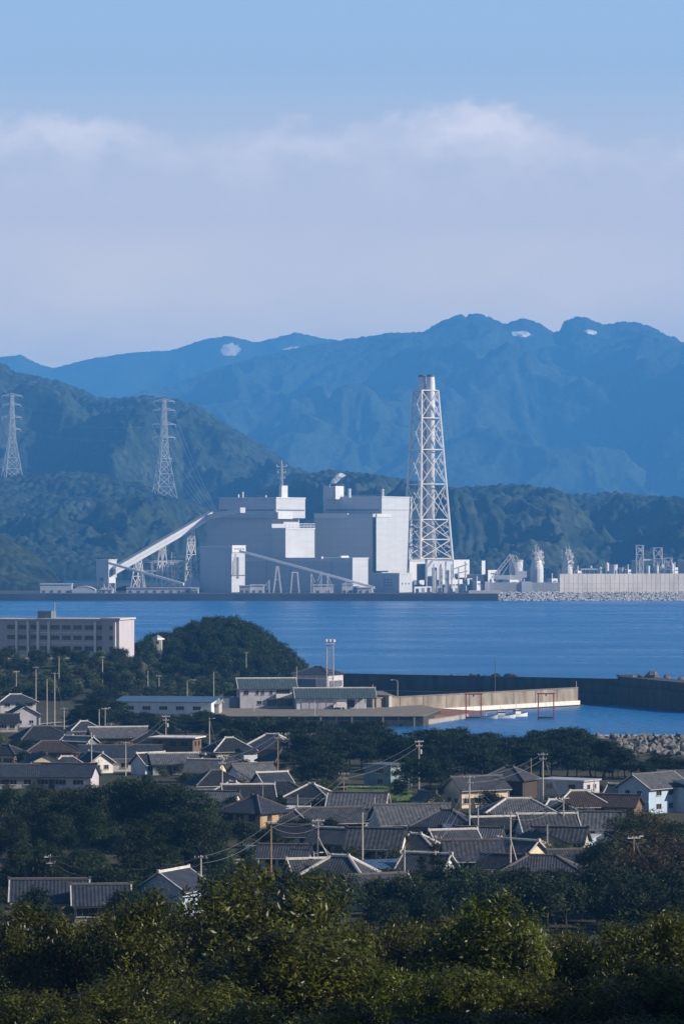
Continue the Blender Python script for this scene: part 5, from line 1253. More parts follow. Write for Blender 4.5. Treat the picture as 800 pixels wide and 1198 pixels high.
# ---- garden trees between the houses
garden = [make_tree('garden_tree', 'x %d garden tree proto' % i, 'tree', None, 186 + i, 80, 50, 2.3, 4.2, .7, .24, M['leaf_wood'] if i else M['leaf_pine'], cl=.42, trunk_r=.12, fill=.5) for i in range(3)]
GL = 'dark rounded garden tree among the tiled village roofs'
gs_ = []
for i in range(46):
    px = RT.uniform(250, 800); yb = RT.uniform(935, 1068)
    if 350 < px < 690 and 985 < yb < 1058: continue
    if 640 > px > 560 and yb < 945 or 385 < px < 490 and yb < 950: continue
    gs_.append(at(px, yb, RT.uniform(.6, 1.1), GL))
for i in range(22): gs_.append(at(RT.uniform(0, 255), RT.uniform(862, 925), RT.uniform(.5, .9), GL))
for i in range(34): gs_.append(at(RT.uniform(0, 805), RT.uniform(1062, 1085), RT.uniform(.9, 1.4), GL))
for i in range(46): gs_.append(at(RT.uniform(440, 810), RT.uniform(1066, 1100), RT.uniform(.8, 1.3), GL))
for i in range(46): gs_.append(at(RT.uniform(-5, 262), RT.uniform(985, 1050), RT.uniform(.6, 1.1), GL))
def clear_of(g):                                                        # keep the two pale blue houses in view
    px = 400 + g[0] * F / g[1]; py = HY + (H - g[2]) * F / g[1]
    return not (160 < px < 250 and py > 1052 or 705 < px < 812 and 925 < py < 992)
gs_ = [g for g in gs_ if clear_of(g)]
place(garden, set(), gs_, 'garden trees among the village roofs')
# ---- garden shrubs
shrub = [make_tree('garden_shrub', 'x %d garden shrub proto' % i, 'shrub', None, 190 + i, 40, 40, 1.5, 2.1, .1, .16, M['leaf_shrub'] if i < 2 else M['leaf_wood'], cl=.28, trunk_r=.06, bottom=-.9) for i in range(3)]
SL = 'small leafy garden shrub in the gaps between village houses'
ss = []
for i in range(230):
    px = RT.uniform(-5, 805); yb = RT.uniform(925, 1066) if px > 255 else (RT.uniform(872, 925) if RT.random() < .5 else RT.uniform(1035, 1075))
    if 392 < px < 482 and 915 < yb < 948: continue
    ss.append(at(px, yb, RT.uniform(.6, 1.6), SL))
ss = [g for g in ss if clear_of(g)]
place(shrub, set(), ss, 'garden shrubs between the houses')
YL = 'bright yellow-green shrub in the hedge before the cream gable'
ys = [make_tree('hedge_shrub', 'x hedge shrub proto', 'hedge', None, 199, 46, 46, 1.4, 1.7, .05, .16, M['leaf_shrub'], cl=.28, trunk_r=.05, bottom=-.9)]
place(ys, set(), [at(608 + i * 6.5, 1006 + (i % 2), .95 + .2 * (i % 3), YL) for i in range(9)], 'shrubs of the hedge before the cream gable')

# ---- broadleaf trees on the hillside below the camera
fg = [make_tree('broadleaf_tree', 'x %d broadleaf tree proto' % i, 'tree', None, 200 + i, 250, 70, 3.4, 6.0, 1.0, .145, M['leaf_fg'], cl=.30, trunk_r=.17, fill=.72, asp=.62, bottom=-.7) for i in range(4)]
FL = 'glossy-leaved broadleaf tree in the dense stand at the bottom of the view'
FGp = 'broadleaf trees of the dense hillside stand'
def fgat(px, ytop, d, sc, wide=1.0):
    x = X(px, d); g = tzs(x, d); ztop = Z(ytop, d); h = max(2.5, (ztop - g)); k = h / 7.6
    w = sc
    return (x, d, g - .3, RT.uniform(0, 6.28), (w * wide, w, k), FL)
rows = [  # column, top row, distance, width scale
    (8, 1056, 204, .8), (58, 1043, 196, .95), (108, 1058, 206, .7), (160, 1030, 192, .95), (200, 1050, 200, .62),
    (262, 1022, 196, .7), (305, 984, 182, 1.25), (360, 1024, 184, 1.0), (412, 1056, 190, .85), (345, 1068, 160, 1.25),
    (472, 1052, 200, .8), (520, 1050, 196, .85), (566, 1030, 190, 1.0), (618, 1058, 200, .75), (668, 1068, 204, .7), (712, 1060, 200, .85), (768, 1044, 194, 1.05), (815, 1056, 200, .9),
    (40, 1140, 150, .75), (150, 1118, 150, .85), (255, 1128, 140, .8), (455, 1112, 158, .85), (535, 1108, 152, .85), (610, 1122, 154, .7), (700, 1126, 152, .8), (780, 1114, 154, .9),
    (90, 1166, 124, .62), (190, 1172, 120, .6), (300, 1150, 124, .75), (395, 1160, 120, .7), (490, 1166, 122, .65), (580, 1156, 122, .7), (680, 1172, 120, .6), (765, 1166, 122, .7)]
place(fg, set(), [fgat(*r) for r in rows], FGp)
for (x, y, h, w) in ((20, 118, 19, 1.8), (22, 136, 15, 1.8), (17, 103, 18, 1.7), (24, 152, 13, 1.7), (27, 126, 19, 2.0), (29, 146, 15, 1.9), (23, 108, 19, 1.9), (14, 92, 16, 1.5), (36, 120, 20, 2.1), (39, 142, 19, 2.1), (33, 100, 19, 2.0), (20, 84, 17, 1.7), (18, 126, 17, 1.6)):     # taller unseen trees, added right of the frame to shade the lower view
    dup(fg[0], (x, y, tzs(x, y) - .3), RT.uniform(0, 6), (w, w, h / 7.6), FL, FGp)
# undergrowth on the hillside
rng = np.random.default_rng(77); n = 42000
yy = rng.uniform(84, 330, n); xx = rng.uniform(-1, 1, n) * (yy * .105 + 4); zz_ = tz(xx, yy) + .1 + 1.0 * fbm(xx / 2.5, yy / 2.5, 5, 3) * rng.random(n)
nr = rng.normal(size=(n, 3)) * .5 + np.array([0, 0, .8]); nr /= np.linalg.norm(nr, axis=1, keepdims=True)
v, q = quads(np.stack([xx, yy, zz_], 1), nr, rng.uniform(.12, .3, n), rng, .6)
struct(npmesh('undergrowth', v, q, M['leaf_under']), 'stuff')
# ================================================================== village houses
def house(label, px, pb, L_, W_, h, kind='gable', rise=1.8, rot=0, wall='white', roof='tile', cap='mortar_dark', edge=None, storeys=1, front=(-.6, 0, .6), side=(), lower=False, door=True, name='house', cat='house', eave=.65, extra=None, fr='frame', capw=.22, dz=0.0, rib=.42):
    """px, pb: column and row where the middle of the house meets the ground"""
    d = ground_hit(px, pb); x = X(px, d); t = thing(name, label, cat, (x, d, tzs(x, d) + dz), math.radians(rot))
    make_wall(t, kind, L_, W_, h, rise, 'wall_' + wall)
    make_roof(t, kind, L_, W_, h, rise, 'roof_' + roof, eave, .5, cap, capw, edge, rib=rib)
    for s in range(storeys):
        z = (h / storeys) * s + min(1.45, h / storeys * .52)
        specs = [(u, random.choice((1.5, 1.7, 2.4)), 1.15) for u in front]
        wall_windows(t, L_, W_, 'front', z, specs, fr)
        for sd in side: wall_windows(t, L_, W_, sd, z, [(-.38, 1.2, 1.05), (.4, 1.2, 1.05)] if W_ > 5 else [(0, 1.2, 1.0)], fr)
    if door:
        mb = MB(); u = (front[0] + front[1]) / 2 * L_ / 2 if len(front) > 1 else 0.3 * L_
        mb.box((u, -W_ / 2 - .04, 1.0), (1.3, .08, 2.0)); o = obj('door', mb, M['wall_darkwood'], t)
        mb = MB(); mb.box((u + .45, -W_ / 2 - .1, 1.0), (.06, .06, .25)); obj('handle', mb, M['frame'], None).parent = o
    if lower:
        mb = MB(); zz = h / storeys - .15
        slope(mb, Vector((0, -W_ / 2 - 1.3, zz - .5)), Vector((1, 0, 0)), Vector((0, 1, 0)), None, L_ / 2 + .5, 1.28, .55, 0)
        obj('lower_roof', mb, M['roof_' + roof], t)
    # gutter along the front eave
    if kind in ('gable', 'hip'):
        mb = MB(); run = W_ / 2 + eave; ze = h - rise * eave / (W_ / 2) - .12; a = L_ / 2 + (.4 if kind == 'gable' else eave)
        mb.tube((-a, -run - .05, ze), (a, -run - .05, ze), .07, 5); mb.tube((a - .3, -run, ze), (a - .3, -W_ / 2 - .1, ze - .5), .045, 5); mb.tube((a - .3, -W_ / 2 - .1, ze - .5), (a - .3, -W_ / 2 - .1, .2), .045, 5)
        obj('gutter', mb, M['frame'] if wall in ('white', 'bluewhite', 'paleblue', 'cream') else M['dark_frame'], t)
    if extra: extra(t, L_, W_, h, rise)
    return t
def ex_ac(t, L_, W_, h, rise):
    mb = MB(); mb.box((L_ * .36, -W_ / 2 - .3, .45), (.85, .4, .65)); obj('air_conditioner', mb, M['boat_white'], t)
def ex_antenna(t, L_, W_, h, rise):
    mb = MB(); z = h + rise; mb.tube((L_ * .2, 0, z), (L_ * .2, 0, z + 2.6), .035, 4); mb.bar((L_ * .2 - .8, 0, z + 2.4), (L_ * .2 + .8, 0, z + 2.4), .04)
    for k in range(6): mb.bar((L_ * .2 - .75 + k * .3, -.4, z + 2.4), (L_ * .2 - .75 + k * .3, .4, z + 2.4), .025)
    obj('antenna', mb, M['frame'], t)
def ex_porch(t, L_, W_, h, rise):
    mb = MB(); mb.box((L_ * .1, -W_ / 2 - 1.1, 2.5), (L_ * .55, 2.2, .14)); obj('porch_roof', mb, M['roof_white'], t)
    for u in (-.14, .1, .34):
        mb = MB(); mb.box((L_ * u, -W_ / 2 - 2.0, 1.2), (.12, .12, 2.5)); obj('porch_post', mb, M['frame'], t)
def ex_wing(w, m, r, side=1):
    def f(t, L_, W_, h, rise):
        mb = MB(); y = -W_ / 2 - 1.6; x = side * L_ * .28; hh = h * .8
        mb.prism([(x - w / 2, y - 1.6), (x + w / 2, y - 1.6), (x + w / 2, y + 1.58), (x - w / 2, y + 1.58)], -.8, hh); mb2 = MB(); mb2.prism([(x - w / 2 - .4, y - 2.1), (x + w / 2 + .4, y - 2.1), (x + w / 2 + .4, y + 1.58), (x - w / 2 - .4, y + 1.58)], [hh + .02, hh + .02, hh + 1.0, hh + 1.0], [hh + .18, hh + .18, hh + 1.2, hh + 1.2])
        o = obj('wing', mb, M['wall_' + m], t); obj('wing_roof', mb2, M['roof_' + r], None).parent = o
    return f
def ex_red(t, L_, W_, h, rise):
    mb = MB(); mb.box((L_ * .3, -W_ / 2 - .06, h * .45), (L_ * .35, .12, h * .7)); obj('red_shutter', mb, M['wall_red'], t)
random.seed(31)
# ---- far left cluster
house('dark grey hip-roofed house highest on the slope edge under the school', 18, 838, 11, 7.5, 4.6, 'hip', 1.9, 18, 'lavender', 'slate', 'mortar', storeys=2, side=('left',))
house('small house with pale lavender gable facing us, beside three tall poles', 27, 850, 9, 8.6, 3.6, 'gable', 2.4, -76, 'lavender', 'dark', 'mortar_dark', 'mortar', front=(-.5, .5), door=False, side=('right',))
house('low dark house behind the pale lavender gable at the picture edge', 2, 856, 9, 6, 3.0, 'gable', 1.8, 10, 'grey', 'dark')
house('broad dark hip-roofed house below the pale lavender gable', 48, 878, 13, 8.5, 3.4, 'hip', 2.7, 24, 'darkwood', 'dark', 'mortar_dark', fr='dark_frame')
house('low house with pinkish walls and dark roof at the left edge', 6, 896, 8.5, 6.5, 3.1, 'hip', 1.7, -24, 'pink', 'dark', side=('right',))
house('brown-roofed house with a red shuttered wall at its right end', 60, 893, 12.5, 7.6, 3.2, 'hip', 2.0, 12, 'brown', 'brown', extra=ex_red, fr='dark_frame')
house('cream house whose broad plain gable faces us under a dark roof', 51, 908, 10, 9.6, 2.9, 'gable', 2.3, -78, 'cream', 'dark', 'mortar_dark', front=(-.4, .4), door=False, eave=.9, extra=None)
house('long house with dark roof and long white wall beside a thin pole', 141, 902, 18.5, 7.5, 3.5, 'gable', 2.3, 3, 'white', 'slate', 'mortar_dark', front=(-.8, -.4, .1, .55, .85))
house('small white-fronted gabled annex left of the long white wall', 112, 904, 6.8, 5.6, 2.7, 'gable', 1.9, -62, 'white', 'dark', 'mortar', 'mortar', front=(0,), side=('right',))
house('grey-tiled house close under the dark pines with glinting roof', 138, 876, 14.5, 8, 3.3, 'gable', 2.2, 14, 'brown', 'grey', 'mortar')
house('two-storey brown house with overhanging flat white roof', 207, 890, 10.2, 7.5, 5.6, 'flat', .4, -14, 'brown', 'white', storeys=2, front=(-.6, 0, .6), side=('right',), eave=.9, fr='dark_frame')
house('striped grey tile roof right below the flat-roofed brown house', 203, 906, 10.5, 6.5, 2.8, 'gable', 1.9, 12, 'grey', 'grey', 'mortar')
house('dark tiled roof at the left edge just above the large trees', 16, 922, 10, 7, 2.9, 'gable', 2.0, 4, 'grey', 'slate')
house('wide dark roof with a small pale gable above the large trees', 76, 922, 13, 7.5, 2.9, 'gable', 2.2, -10, 'lavender', 'slate', 'mortar_dark', extra=ex_antenna)
house('house with steep dark roof beside the right crown of the large trees', 252, 934, 10, 8, 3.2, 'hip', 2.4, 20, 'white', 'dark', 'mortar_dark')
house('little shed with pale sunlit gable below the flat white roof', 234, 900, 5.2, 4.6, 2.2, 'gable', 1.3, -64, 'cream', 'dark', 'mortar', front=(0,), door=False, name='shed', cat='shed')
house('low striped roof between large trees and the crossarm pole', 252, 952, 8.5, 6, 2.6, 'gable', 1.6, -14, 'white', 'grey')
house('grey store with a low roof behind the red shuttered house', 92, 880, 8, 5, 2.6, 'gable', 1.3, -30, 'steelblue', 'slate', 'mortar', 'mortar', name='store', cat='shed')
house('dark-roofed house behind the long white wall, half hidden', 178, 880, 8, 6, 3.2, 'hip', 1.9, -10, 'grey', 'dark')
# ---- middle
house('cream-walled house with dark hip roof and pale hip line by the belt', 268, 894, 10, 8, 3.6, 'hip', 2.6, 22, 'cream', 'dark', 'mortar', extra=ex_wing(3.4, 'bluewhite', 'dark'))
house('large house with bright white ridge lines on its dark hip roof', 318, 893, 12, 9, 4.0, 'hip', 2.8, -14, 'brown', 'slate', 'mortar', capw=.3)
house('light blue two-storey house with narrow roof beside a thin pole', 351, 889, 6.5, 6, 4.6, 'gable', 1.5, 16, 'paleblue', 'slate', 'mortar', storeys=2, front=(-.4, .4))
house('dark pyramid-roofed house just below the bright white ridge lines', 332, 904, 9, 8, 3.0, 'hip', 2.6, 32, 'darkwood', 'dark', 'mortar_dark', fr='dark_frame')
house('house with white triangular gable and boldly striped tile roof', 295, 926, 9.2, 7, 3.0, 'gable', 2.8, 33, 'bluewhite', 'grey', 'mortar_dark', side=('left',), front=(-.3, .4), rib=.7)
house('flat-roofed teal grey house on the green grass plot', 454, 920, 7.6, 7, 4.6, 'flat', .3, -42, 'teal', 'grey', storeys=2, front=(.2,), side=('right',), eave=.3, door=False)
house('two-tone tan house with broad dark hip roof and sunlit right wall', 298, 978, 9.2, 8.2, 4.6, 'hip', 2.3, -38, 'tan', 'slate', 'mortar_dark', storeys=2, side=('right',), fr='dark_frame', extra=ex_antenna)
house('white-walled house with small dark hip roof left of striped roofs', 364, 953, 7.6, 6.5, 3.8, 'hip', 1.9, -16, 'white', 'dark', 'mortar', side=('right',))
house('low tiled house with bluish white gable behind the stayed pole', 386, 977, 11.5, 6.8, 2.7, 'gable', 2.0, 18, 'bluewhite', 'tile', 'mortar_dark', side=('left',))
house('striped tile roof tucked under the grass plot', 419, 960, 10.5, 7, 2.9, 'gable', 2.2, -8, 'grey', 'grey', 'mortar_dark', 'mortar', rib=.7)
house('largest pale striped tile roof with white porch below it', 481, 981, 13, 8.4, 3.1, 'gable', 2.7, 14, 'white', 'grey', 'mortar_dark', None, extra=ex_porch, rib=.7)
house('dark slate hip-roofed house with a tan wall, right of largest striped roof', 522, 983, 10, 8, 2.9, 'hip', 2.2, -12, 'tan', 'slate', 'mortar_dark')
house('tile-roofed white house with long window and garden, beside bare pole', 440, 1009, 8.8, 6.6, 2.9, 'gable', 2.4, -12, 'white', 'tile', 'mortar_dark', front=(-.4, .35), extra=ex_ac, rib=.7)
house('low tile roof squeezed left of the white house with long window', 392, 1002, 7.5, 5.5, 2.6, 'gable', 1.9, -30, 'grey', 'tile', 'mortar')
house('small low white house with tile roof near the white car', 333, 1016, 7.6, 4.6, 2.2, 'gable', 1.4, -7, 'bluewhite', 'tile', 'mortar_dark', front=(-.5, .5))
house('low white shop-like house between tan house and stayed pole', 343, 992, 8.0, 5, 2.4, 'gable', 1.3, -10, 'white', 'dark', front=(-.6, 0, .6))
house('tiled roof with twin white ridge ends and red wall beneath', 398, 1042, 9.0, 6.4, 2.6, 'hip', 2.3, -22, 'red', 'tile', 'mortar', capw=.3, fr='dark_frame')
house('tile-roofed house lowest in the middle, half behind leaves', 440, 1064, 8.6, 6, 2.6, 'gable', 2.1, 24, 'white', 'tile', 'mortar_dark', 'mortar')
def ex_sheet(t, L_, W_, h, rise):
    mb = MB()
    for k in range(5): mb.box((-L_ / 2 + (k + .5) * L_ / 5, -W_ / 2 - .05, h * .5), (L_ / 5 - .4, .1, h * .8))
    obj('sheet_wall', mb, M['wall_paleblue'], t)
house('long low blue-sheeted shed running up to the lone conifer', 468, 1032, 12.0, 4.2, 2.4, 'shed', .8, 22, 'bluewhite', 'bluesheet', door=False, front=(), extra=ex_sheet, name='shed', cat='shed', rib=.8)
house('small white hut between the tan house and white-walled hip roof', 349, 962, 3.6, 3, 2.3, 'gable', .9, -20, 'white', 'white', front=(0,), door=False, name='hut', cat='hut')
house('tiny pale shed among bushes under the pines right of grass plot', 500, 946, 4.2, 3.2, 2.0, 'gable', 1.2, -50, 'white', 'grey', front=(0,), door=False, name='shed', cat='shed')
house('dark roof with pale verge just behind the tan house', 290, 948, 9.5, 6.5, 3.0, 'gable', 1.9, 8, 'darkwood', 'dark', 'mortar', 'mortar', fr='dark_frame')
house('low dark roof in shade between striped gable house and white-walled house', 330, 942, 9, 6.5, 2.8, 'hip', 1.8, 5, 'darkwood', 'dark', fr='dark_frame')
# ---- right
house('sunlit cream house with row of windows and bluish left gable', 557, 944, 10.8, 6.6, 3.9, 'gable', 2.0, 30, 'cream', 'tile', 'mortar_dark', side=('left',), front=(-.78, -.3, .3, .75))
house('second dark roof rising right behind the sunlit cream house', 596, 934, 9, 7.5, 4.2, 'hip', 2.2, -26, 'darkwood', 'tile', 'mortar_dark', fr='dark_frame')
house('flat-roofed two-storey house, dark left side and grey right wall', 665, 941, 10.5, 6.2, 4.8, 'flat', .3, -34, 'lavender', 'metal', storeys=2, front=(-.5, .5), side=('right',), eave=.35)
house('wide pale-edged hip roof over white wall in the right village', 606, 968, 13.5, 9, 2.7, 'hip', 2.4, 5, 'white', 'grey', 'mortar', front=(-.8, -.4, 0, .4, .8), capw=.25)
house('brownish tile roof with bluish white wall before the flat-roofed house', 676, 957, 10, 7, 2.7, 'hip', 2.3, 12, 'bluewhite', 'brown', 'mortar')
house('low brownish roof running towards the blue house', 716, 957, 10, 6.5, 2.6, 'gable', 1.7, -18, 'brown', 'brown', 'mortar_dark')
def ex_blue(t, L_, W_, h, rise):
    mb = MB(); x = L_ * .18; y = -W_ / 2 - 1.9
    mb.prism([(x - .5, y - 1.9), (x + 3.8, y - 1.9), (x + 3.8, y + 1.88), (x - .5, y + 1.88)], -.8, h * .92); w = obj('wing', mb, M['wall_paleblue'], t)
    mb = MB(); mb.prism([(x - 1.0, y - 2.5), (x + 4.3, y - 2.5), (x + 4.3, y + 1.88), (x - 1.0, y + 1.88)], [h * .93] * 2 + [h * .93 + 1.1] * 2, [h * .93 + .2] * 2 + [h * .93 + 1.3] * 2); o = obj('wing_roof', mb, M['roof_slate'], None); o.parent = w
    mb = MB(); mb.box((-L_ / 2 - .06, 0, h * .47), (.12, W_ + .1, .28)); obj('floor_band', mb, M['wall_white'], t)
    mb = MB(); mb.box((x + 3.86, y, 1.1), (.1, 1.6, 2.1)); obj('door', mb, M['wall_white'], t)
house('two-storey pale blue house with grey roof beside armour rocks', 764, 950, 12.5, 7.4, 5.2, 'gable', 2.2, 48, 'paleblue', 'grey', 'mortar_dark', 'mortar', storeys=2, side=('left',), front=(-.5, .1), door=False, extra=ex_blue)
house('dark corrugated roof right behind the pale blue house', 806, 940, 12, 8, 4.6, 'gable', 1.8, 8, 'brown', 'grey', 'mortar_dark')
house('tile roof with pale hip line in front of the wide hip roof', 640, 988, 9.5, 7, 2.7, 'gable', 2.4, 10, 'bluewhite', 'tile', 'mortar', 'mortar', side=('left',), rib=.7)
house('striped grey roof reaching to the rounded dark thicket', 692, 984, 10.5, 7, 2.7, 'gable', 2.2, -8, 'bluewhite', 'grey', 'mortar_dark', rib=.7)
house('tiled roof low behind the hedge and cream gable', 655, 1000, 8.5, 6, 2.4, 'gable', 2.0, -14, 'grey', 'tile', 'mortar_dark', rib=.7)
house('house with broad low cream gable above the yellow-green hedge', 632, 1001, 9.5, 8.8, 1.9, 'gable', 2.0, -80, 'cream', 'dark', 'mortar_dark', front=(), door=False, side=(), eave=.9)
house('shaded tile roof left of the blue cables', 552, 1022, 8.6, 6.5, 2.6, 'gable', 2.4, 6, 'white', 'tile', 'mortar_dark', rib=.7)
house('dark roof below the hedge with patterned tiles', 634, 1034, 10.5, 6.5, 2.4, 'hip', 1.7, -6, 'brown', 'tile', 'mortar_dark')
house('small house with white door beside the stayed pole, below blue cables', 588, 1030, 6.2, 4.6, 2.3, 'gable', 1.5, -25, 'white', 'dark', 'mortar_dark', front=(-.4, .4))
house('dark house with blue tarpaulin-coloured wall beneath the wide hip roof', 577, 985, 7.5, 5.6, 2.6, 'gable', 1.6, 18, 'steelblue', 'dark', 'mortar', front=(-.5, .5))
house('blue-grey low shed with sheet roof right of the slate hip roof', 545, 986, 6.5, 4.2, 2.4, 'shed', .6, 8, 'steelblue', 'bluesheet', front=(0,), door=False, name='shed', cat='shed', rib=.8)
house('small light blue lean-to before the striped roof by the thicket', 678, 996, 4.5, 3.6, 2.2, 'shed', .5, -24, 'paleblue', 'metal', front=(0,), door=False, name='shed', cat='shed')
# ---- lowest row
house('long dark ribbed roof with pale verge lines at the lower left', 58, 1076, 9.6, 6, 3.0, 'gable', 2.2, 3, 'grey', 'slate', 'mortar_dark', 'mortar', rib=.5)
house('second dark ribbed roof continuing beside the long one, lower left', 118, 1078, 7.0, 5.5, 2.7, 'gable', 2.0, 6, 'grey', 'slate', 'mortar_dark', 'mortar', rib=.5)
house('pale blue-white house with plain gable and small window, lower left', 203, 1070, 8.0, 6.6, 3.8, 'gable', 2.1, 66, 'paleblue', 'slate', 'mortar', 'bluewhite' and 'mortar', storeys=1, front=(-.5, .3), side=('left',), door=False, rib=.5)

# ---- smaller houses filling the lanes
for a in [
    ('little dark hip-roofed house behind the dark tiled pine-side roof', 98, 866, 8, 6, 3.0, 'hip', 1.9, 20, 'white', 'slate', 'mortar'),
    ('small house with white verges wedged left of the twin poles', 88, 892, 7, 5.4, 3.0, 'gable', 1.8, -34, 'white', 'dark', 'mortar', 'mortar'),
    ('low grey roof right of the cream gable, touching the white annex', 78, 908, 7.5, 5, 2.6, 'hip', 1.7, 16, 'lavender', 'slate', 'mortar'),
    ('small dark gable roof between the long white wall and striped roof', 176, 906, 7, 5.4, 2.8, 'gable', 2.0, 40, 'bluewhite', 'dark', 'mortar', 'mortar'),
    ('narrow house with glinting grey roof at the foot of the bare pale pole', 240, 916, 7.5, 6, 3.0, 'gable', 2.0, -18, 'cream', 'grey', 'mortar'),
    ('low brown house squeezed under the cream-walled hip roof', 268, 910, 8, 5.6, 2.7, 'hip', 1.8, 8, 'brown', 'tile', 'mortar_dark'),
    ('white-walled cottage with dark roof behind the tan house, left side', 272, 944, 7, 5.6, 2.9, 'hip', 1.9, -22, 'white', 'dark', 'mortar'),
    ('dark gabled store against the white triangular gable house', 318, 930, 6.5, 5, 2.8, 'gable', 1.8, 30, 'grey', 'slate', 'mortar', 'mortar'),
    ('tiled cottage left of the low house with bluish white gable', 338, 978, 7.5, 5.5, 2.6, 'hip', 1.9, -8, 'white', 'tile', 'mortar'),
    ('pale fronted cottage below the slate hip roof', 530, 1004, 7.4, 5.6, 2.6, 'gable', 1.9, 20, 'bluewhite', 'tile', 'mortar', 'mortar'),
    ('dark cottage between the white porch and lone conifer', 486, 1008, 7.2, 5.4, 2.5, 'hip', 1.8, -18, 'white', 'dark', 'mortar'),
    ('cottage with pale verges left of the lone conifer, below the porch', 500, 1034, 7.0, 5.2, 2.5, 'gable', 1.9, -28, 'bluewhite', 'tile', 'mortar', 'mortar'),
    ('low tiled cottage right of the patterned dark roof, near the thicket', 672, 1028, 8, 5.6, 2.4, 'gable', 1.9, 16, 'white', 'tile', 'mortar_dark'),
    ('cottage with sunlit pale end wall behind the blue-cable pole', 606, 1016, 7.4, 5.4, 2.5, 'gable', 1.9, -42, 'cream', 'tile', 'mortar', 'mortar'),
    ('dark hip-roofed cottage before the grey flat-roofed house', 646, 966, 7.4, 6, 2.7, 'hip', 1.9, 24, 'lavender', 'slate', 'mortar'),
    ('small roof with bluish wall left of the pale blue house', 733, 946, 7, 5.4, 2.8, 'gable', 1.8, -26, 'bluewhite', 'slate', 'mortar', 'mortar'),
    ('striped-roofed cottage in front of the dark hip-roofed tan wall house', 560, 1000, 7.2, 5.4, 2.5, 'gable', 1.9, -14, 'white', 'grey', 'mortar_dark'),
    ('tile-roofed cottage low beside the twin white ridge ends', 366, 1040, 7.0, 5.0, 2.5, 'gable', 1.8, 18, 'white', 'tile', 'mortar', 'mortar'),
]:
    house(*a)
# ---- car, road, grass plot
d = ground_hit(297, 1000); x = X(297, d)
t = thing('parked_car', 'white car parked on the lane between tan house and trees', 'car', (x, d, tzs(x, d) + .05), math.radians(62))
mb = MB(); mb.add([(-2.0, -.8, .3), (2.0, -.8, .3), (2.0, .8, .3), (-2.0, .8, .3), (-2.0, -.8, .85), (2.0, -.78, .75), (2.0, .78, .75), (-2.0, .8, .85)], [(3, 2, 1, 0), (4, 5, 6, 7), (0, 1, 5, 4), (1, 2, 6, 5), (2, 3, 7, 6), (3, 0, 4, 7)])
mb.add([(-1.9, -.76, .85), (1.0, -.76, .8), (1.0, .76, .8), (-1.9, .76, .85), (-1.6, -.64, 1.5), (.3, -.64, 1.5), (.3, .64, 1.5), (-1.6, .64, 1.5)], [(4, 5, 6, 7), (0, 1, 5, 4), (1, 2, 6, 5), (2, 3, 7, 6), (3, 0, 4, 7)]); obj('body', mb, M['car_white'], t)
for sy in (-1, 1):
    mb = MB(); mb.add([(-1.7, sy * .755, .92), (.75, sy * .755, .9), (.25, sy * .668, 1.42), (-1.5, sy * .668, 1.42)], [(0, 1, 2, 3)]); obj('side_window', mb, M['glass'], t)
mb = MB(); mb.add([(1.02, -.66, .86), (1.02, .66, .86), (.38, .58, 1.44), (.38, -.58, 1.44)], [(0, 1, 2, 3)]); obj('windscreen', mb, M['glass'], t)
for sx in (-1.25, 1.25):
    for sy in (-.74, .74):
        mb = MB(); mb.tube((sx, sy - .1, .32), (sx, sy + .1, .32), .32, 12); obj('wheel', mb, M['tyre'], t)
def ribbon(name, pts, w, m, lift=.12, n=14):
    """a sheet following the ground along screen-independent points (x, y)"""
    vs, fs = [], []; P_ = [Vector((a, b, 0)) for a, b in pts]; C_ = []
    for a, b in zip(P_, P_[1:]):
        for k in range(n): C_.append(a.lerp(b, k / n))
    C_.append(P_[-1])
    for i, c in enumerate(C_):
        tn = (C_[min(i + 1, len(C_) - 1)] - C_[max(i - 1, 0)]).normalized(); nn = Vector((-tn.y, tn.x, 0))
        for s_ in (-w / 2, w / 2):
            q_ = c + nn * s_; vs.append((q_.x, q_.y, tzs(q_.x, q_.y) + .2 + lift))
    for i in range(len(C_) - 1): fs.append((2 * i, 2 * i + 2, 2 * i + 3, 2 * i + 1))
    return struct(obj(name, MB().add(vs, fs), m))
def gp(px, py): d = ground_hit(px, py); return (X(px, d), d)
ribbon('lane', [gp(205, 1046), gp(262, 1014), gp(292, 1002), gp(312, 990), gp(330, 985)], 3.4, M['road_concrete'])
ribbon('lane', [gp(376, 924), gp(420, 922), gp(440, 925)], 3.0, M['road_concrete'])
ribbon('lane', [gp(74, 846), gp(30, 850), gp(110, 852)], 3.0, M['road_concrete'])
# grass plot: ground sheet with real blades
ga, gb = gp(398, 934), gp(477, 925); cx_, cy_ = (ga[0] + gb[0]) / 2, (ga[1] + gb[1]) / 2
vs, fs = [], []
nx_, ny_ = 12, 14
for j in range(ny_ + 1):
    for i in range(nx_ + 1):
        a = (i / nx_ - .5) * (13.5 + 1.2 * math.sin(j * 1.7)) + .8; b = (j / ny_ - .5) * 52; vs.append((cx_ + a, cy_ + b, tzs(cx_ + a, cy_ + b) + .24))
for j in range(ny_):
    for i in range(nx_): q_ = j * (nx_ + 1) + i; fs.append((q_, q_ + 1, q_ + nx_ + 2, q_ + nx_ + 1))
struct(obj('grass_plot', MB().add(vs, fs), M['grass']))
rng = np.random.default_rng(8); n = 9000
xx = cx_ + .8 + (rng.random(n) - .5) * 13.5; yy = cy_ + (rng.random(n) - .5) * 52; nr = rng.normal(size=(n, 3)) * .5 + np.array([.3, -.5, .5]); nr /= np.linalg.norm(nr, axis=1, keepdims=True)
M['leaf_grass'] = leafmat('leaf_grass', (0.06, 0.11, 0.025), (0.12, 0.18, 0.045), rough=.6, transl=.25, oscale=.3)
v, q = quads(np.stack([xx, yy, tz(xx, yy) + .26 + .12 * rng.random(n)], 1), nr, rng.uniform(.12, .25, n), rng, .35)
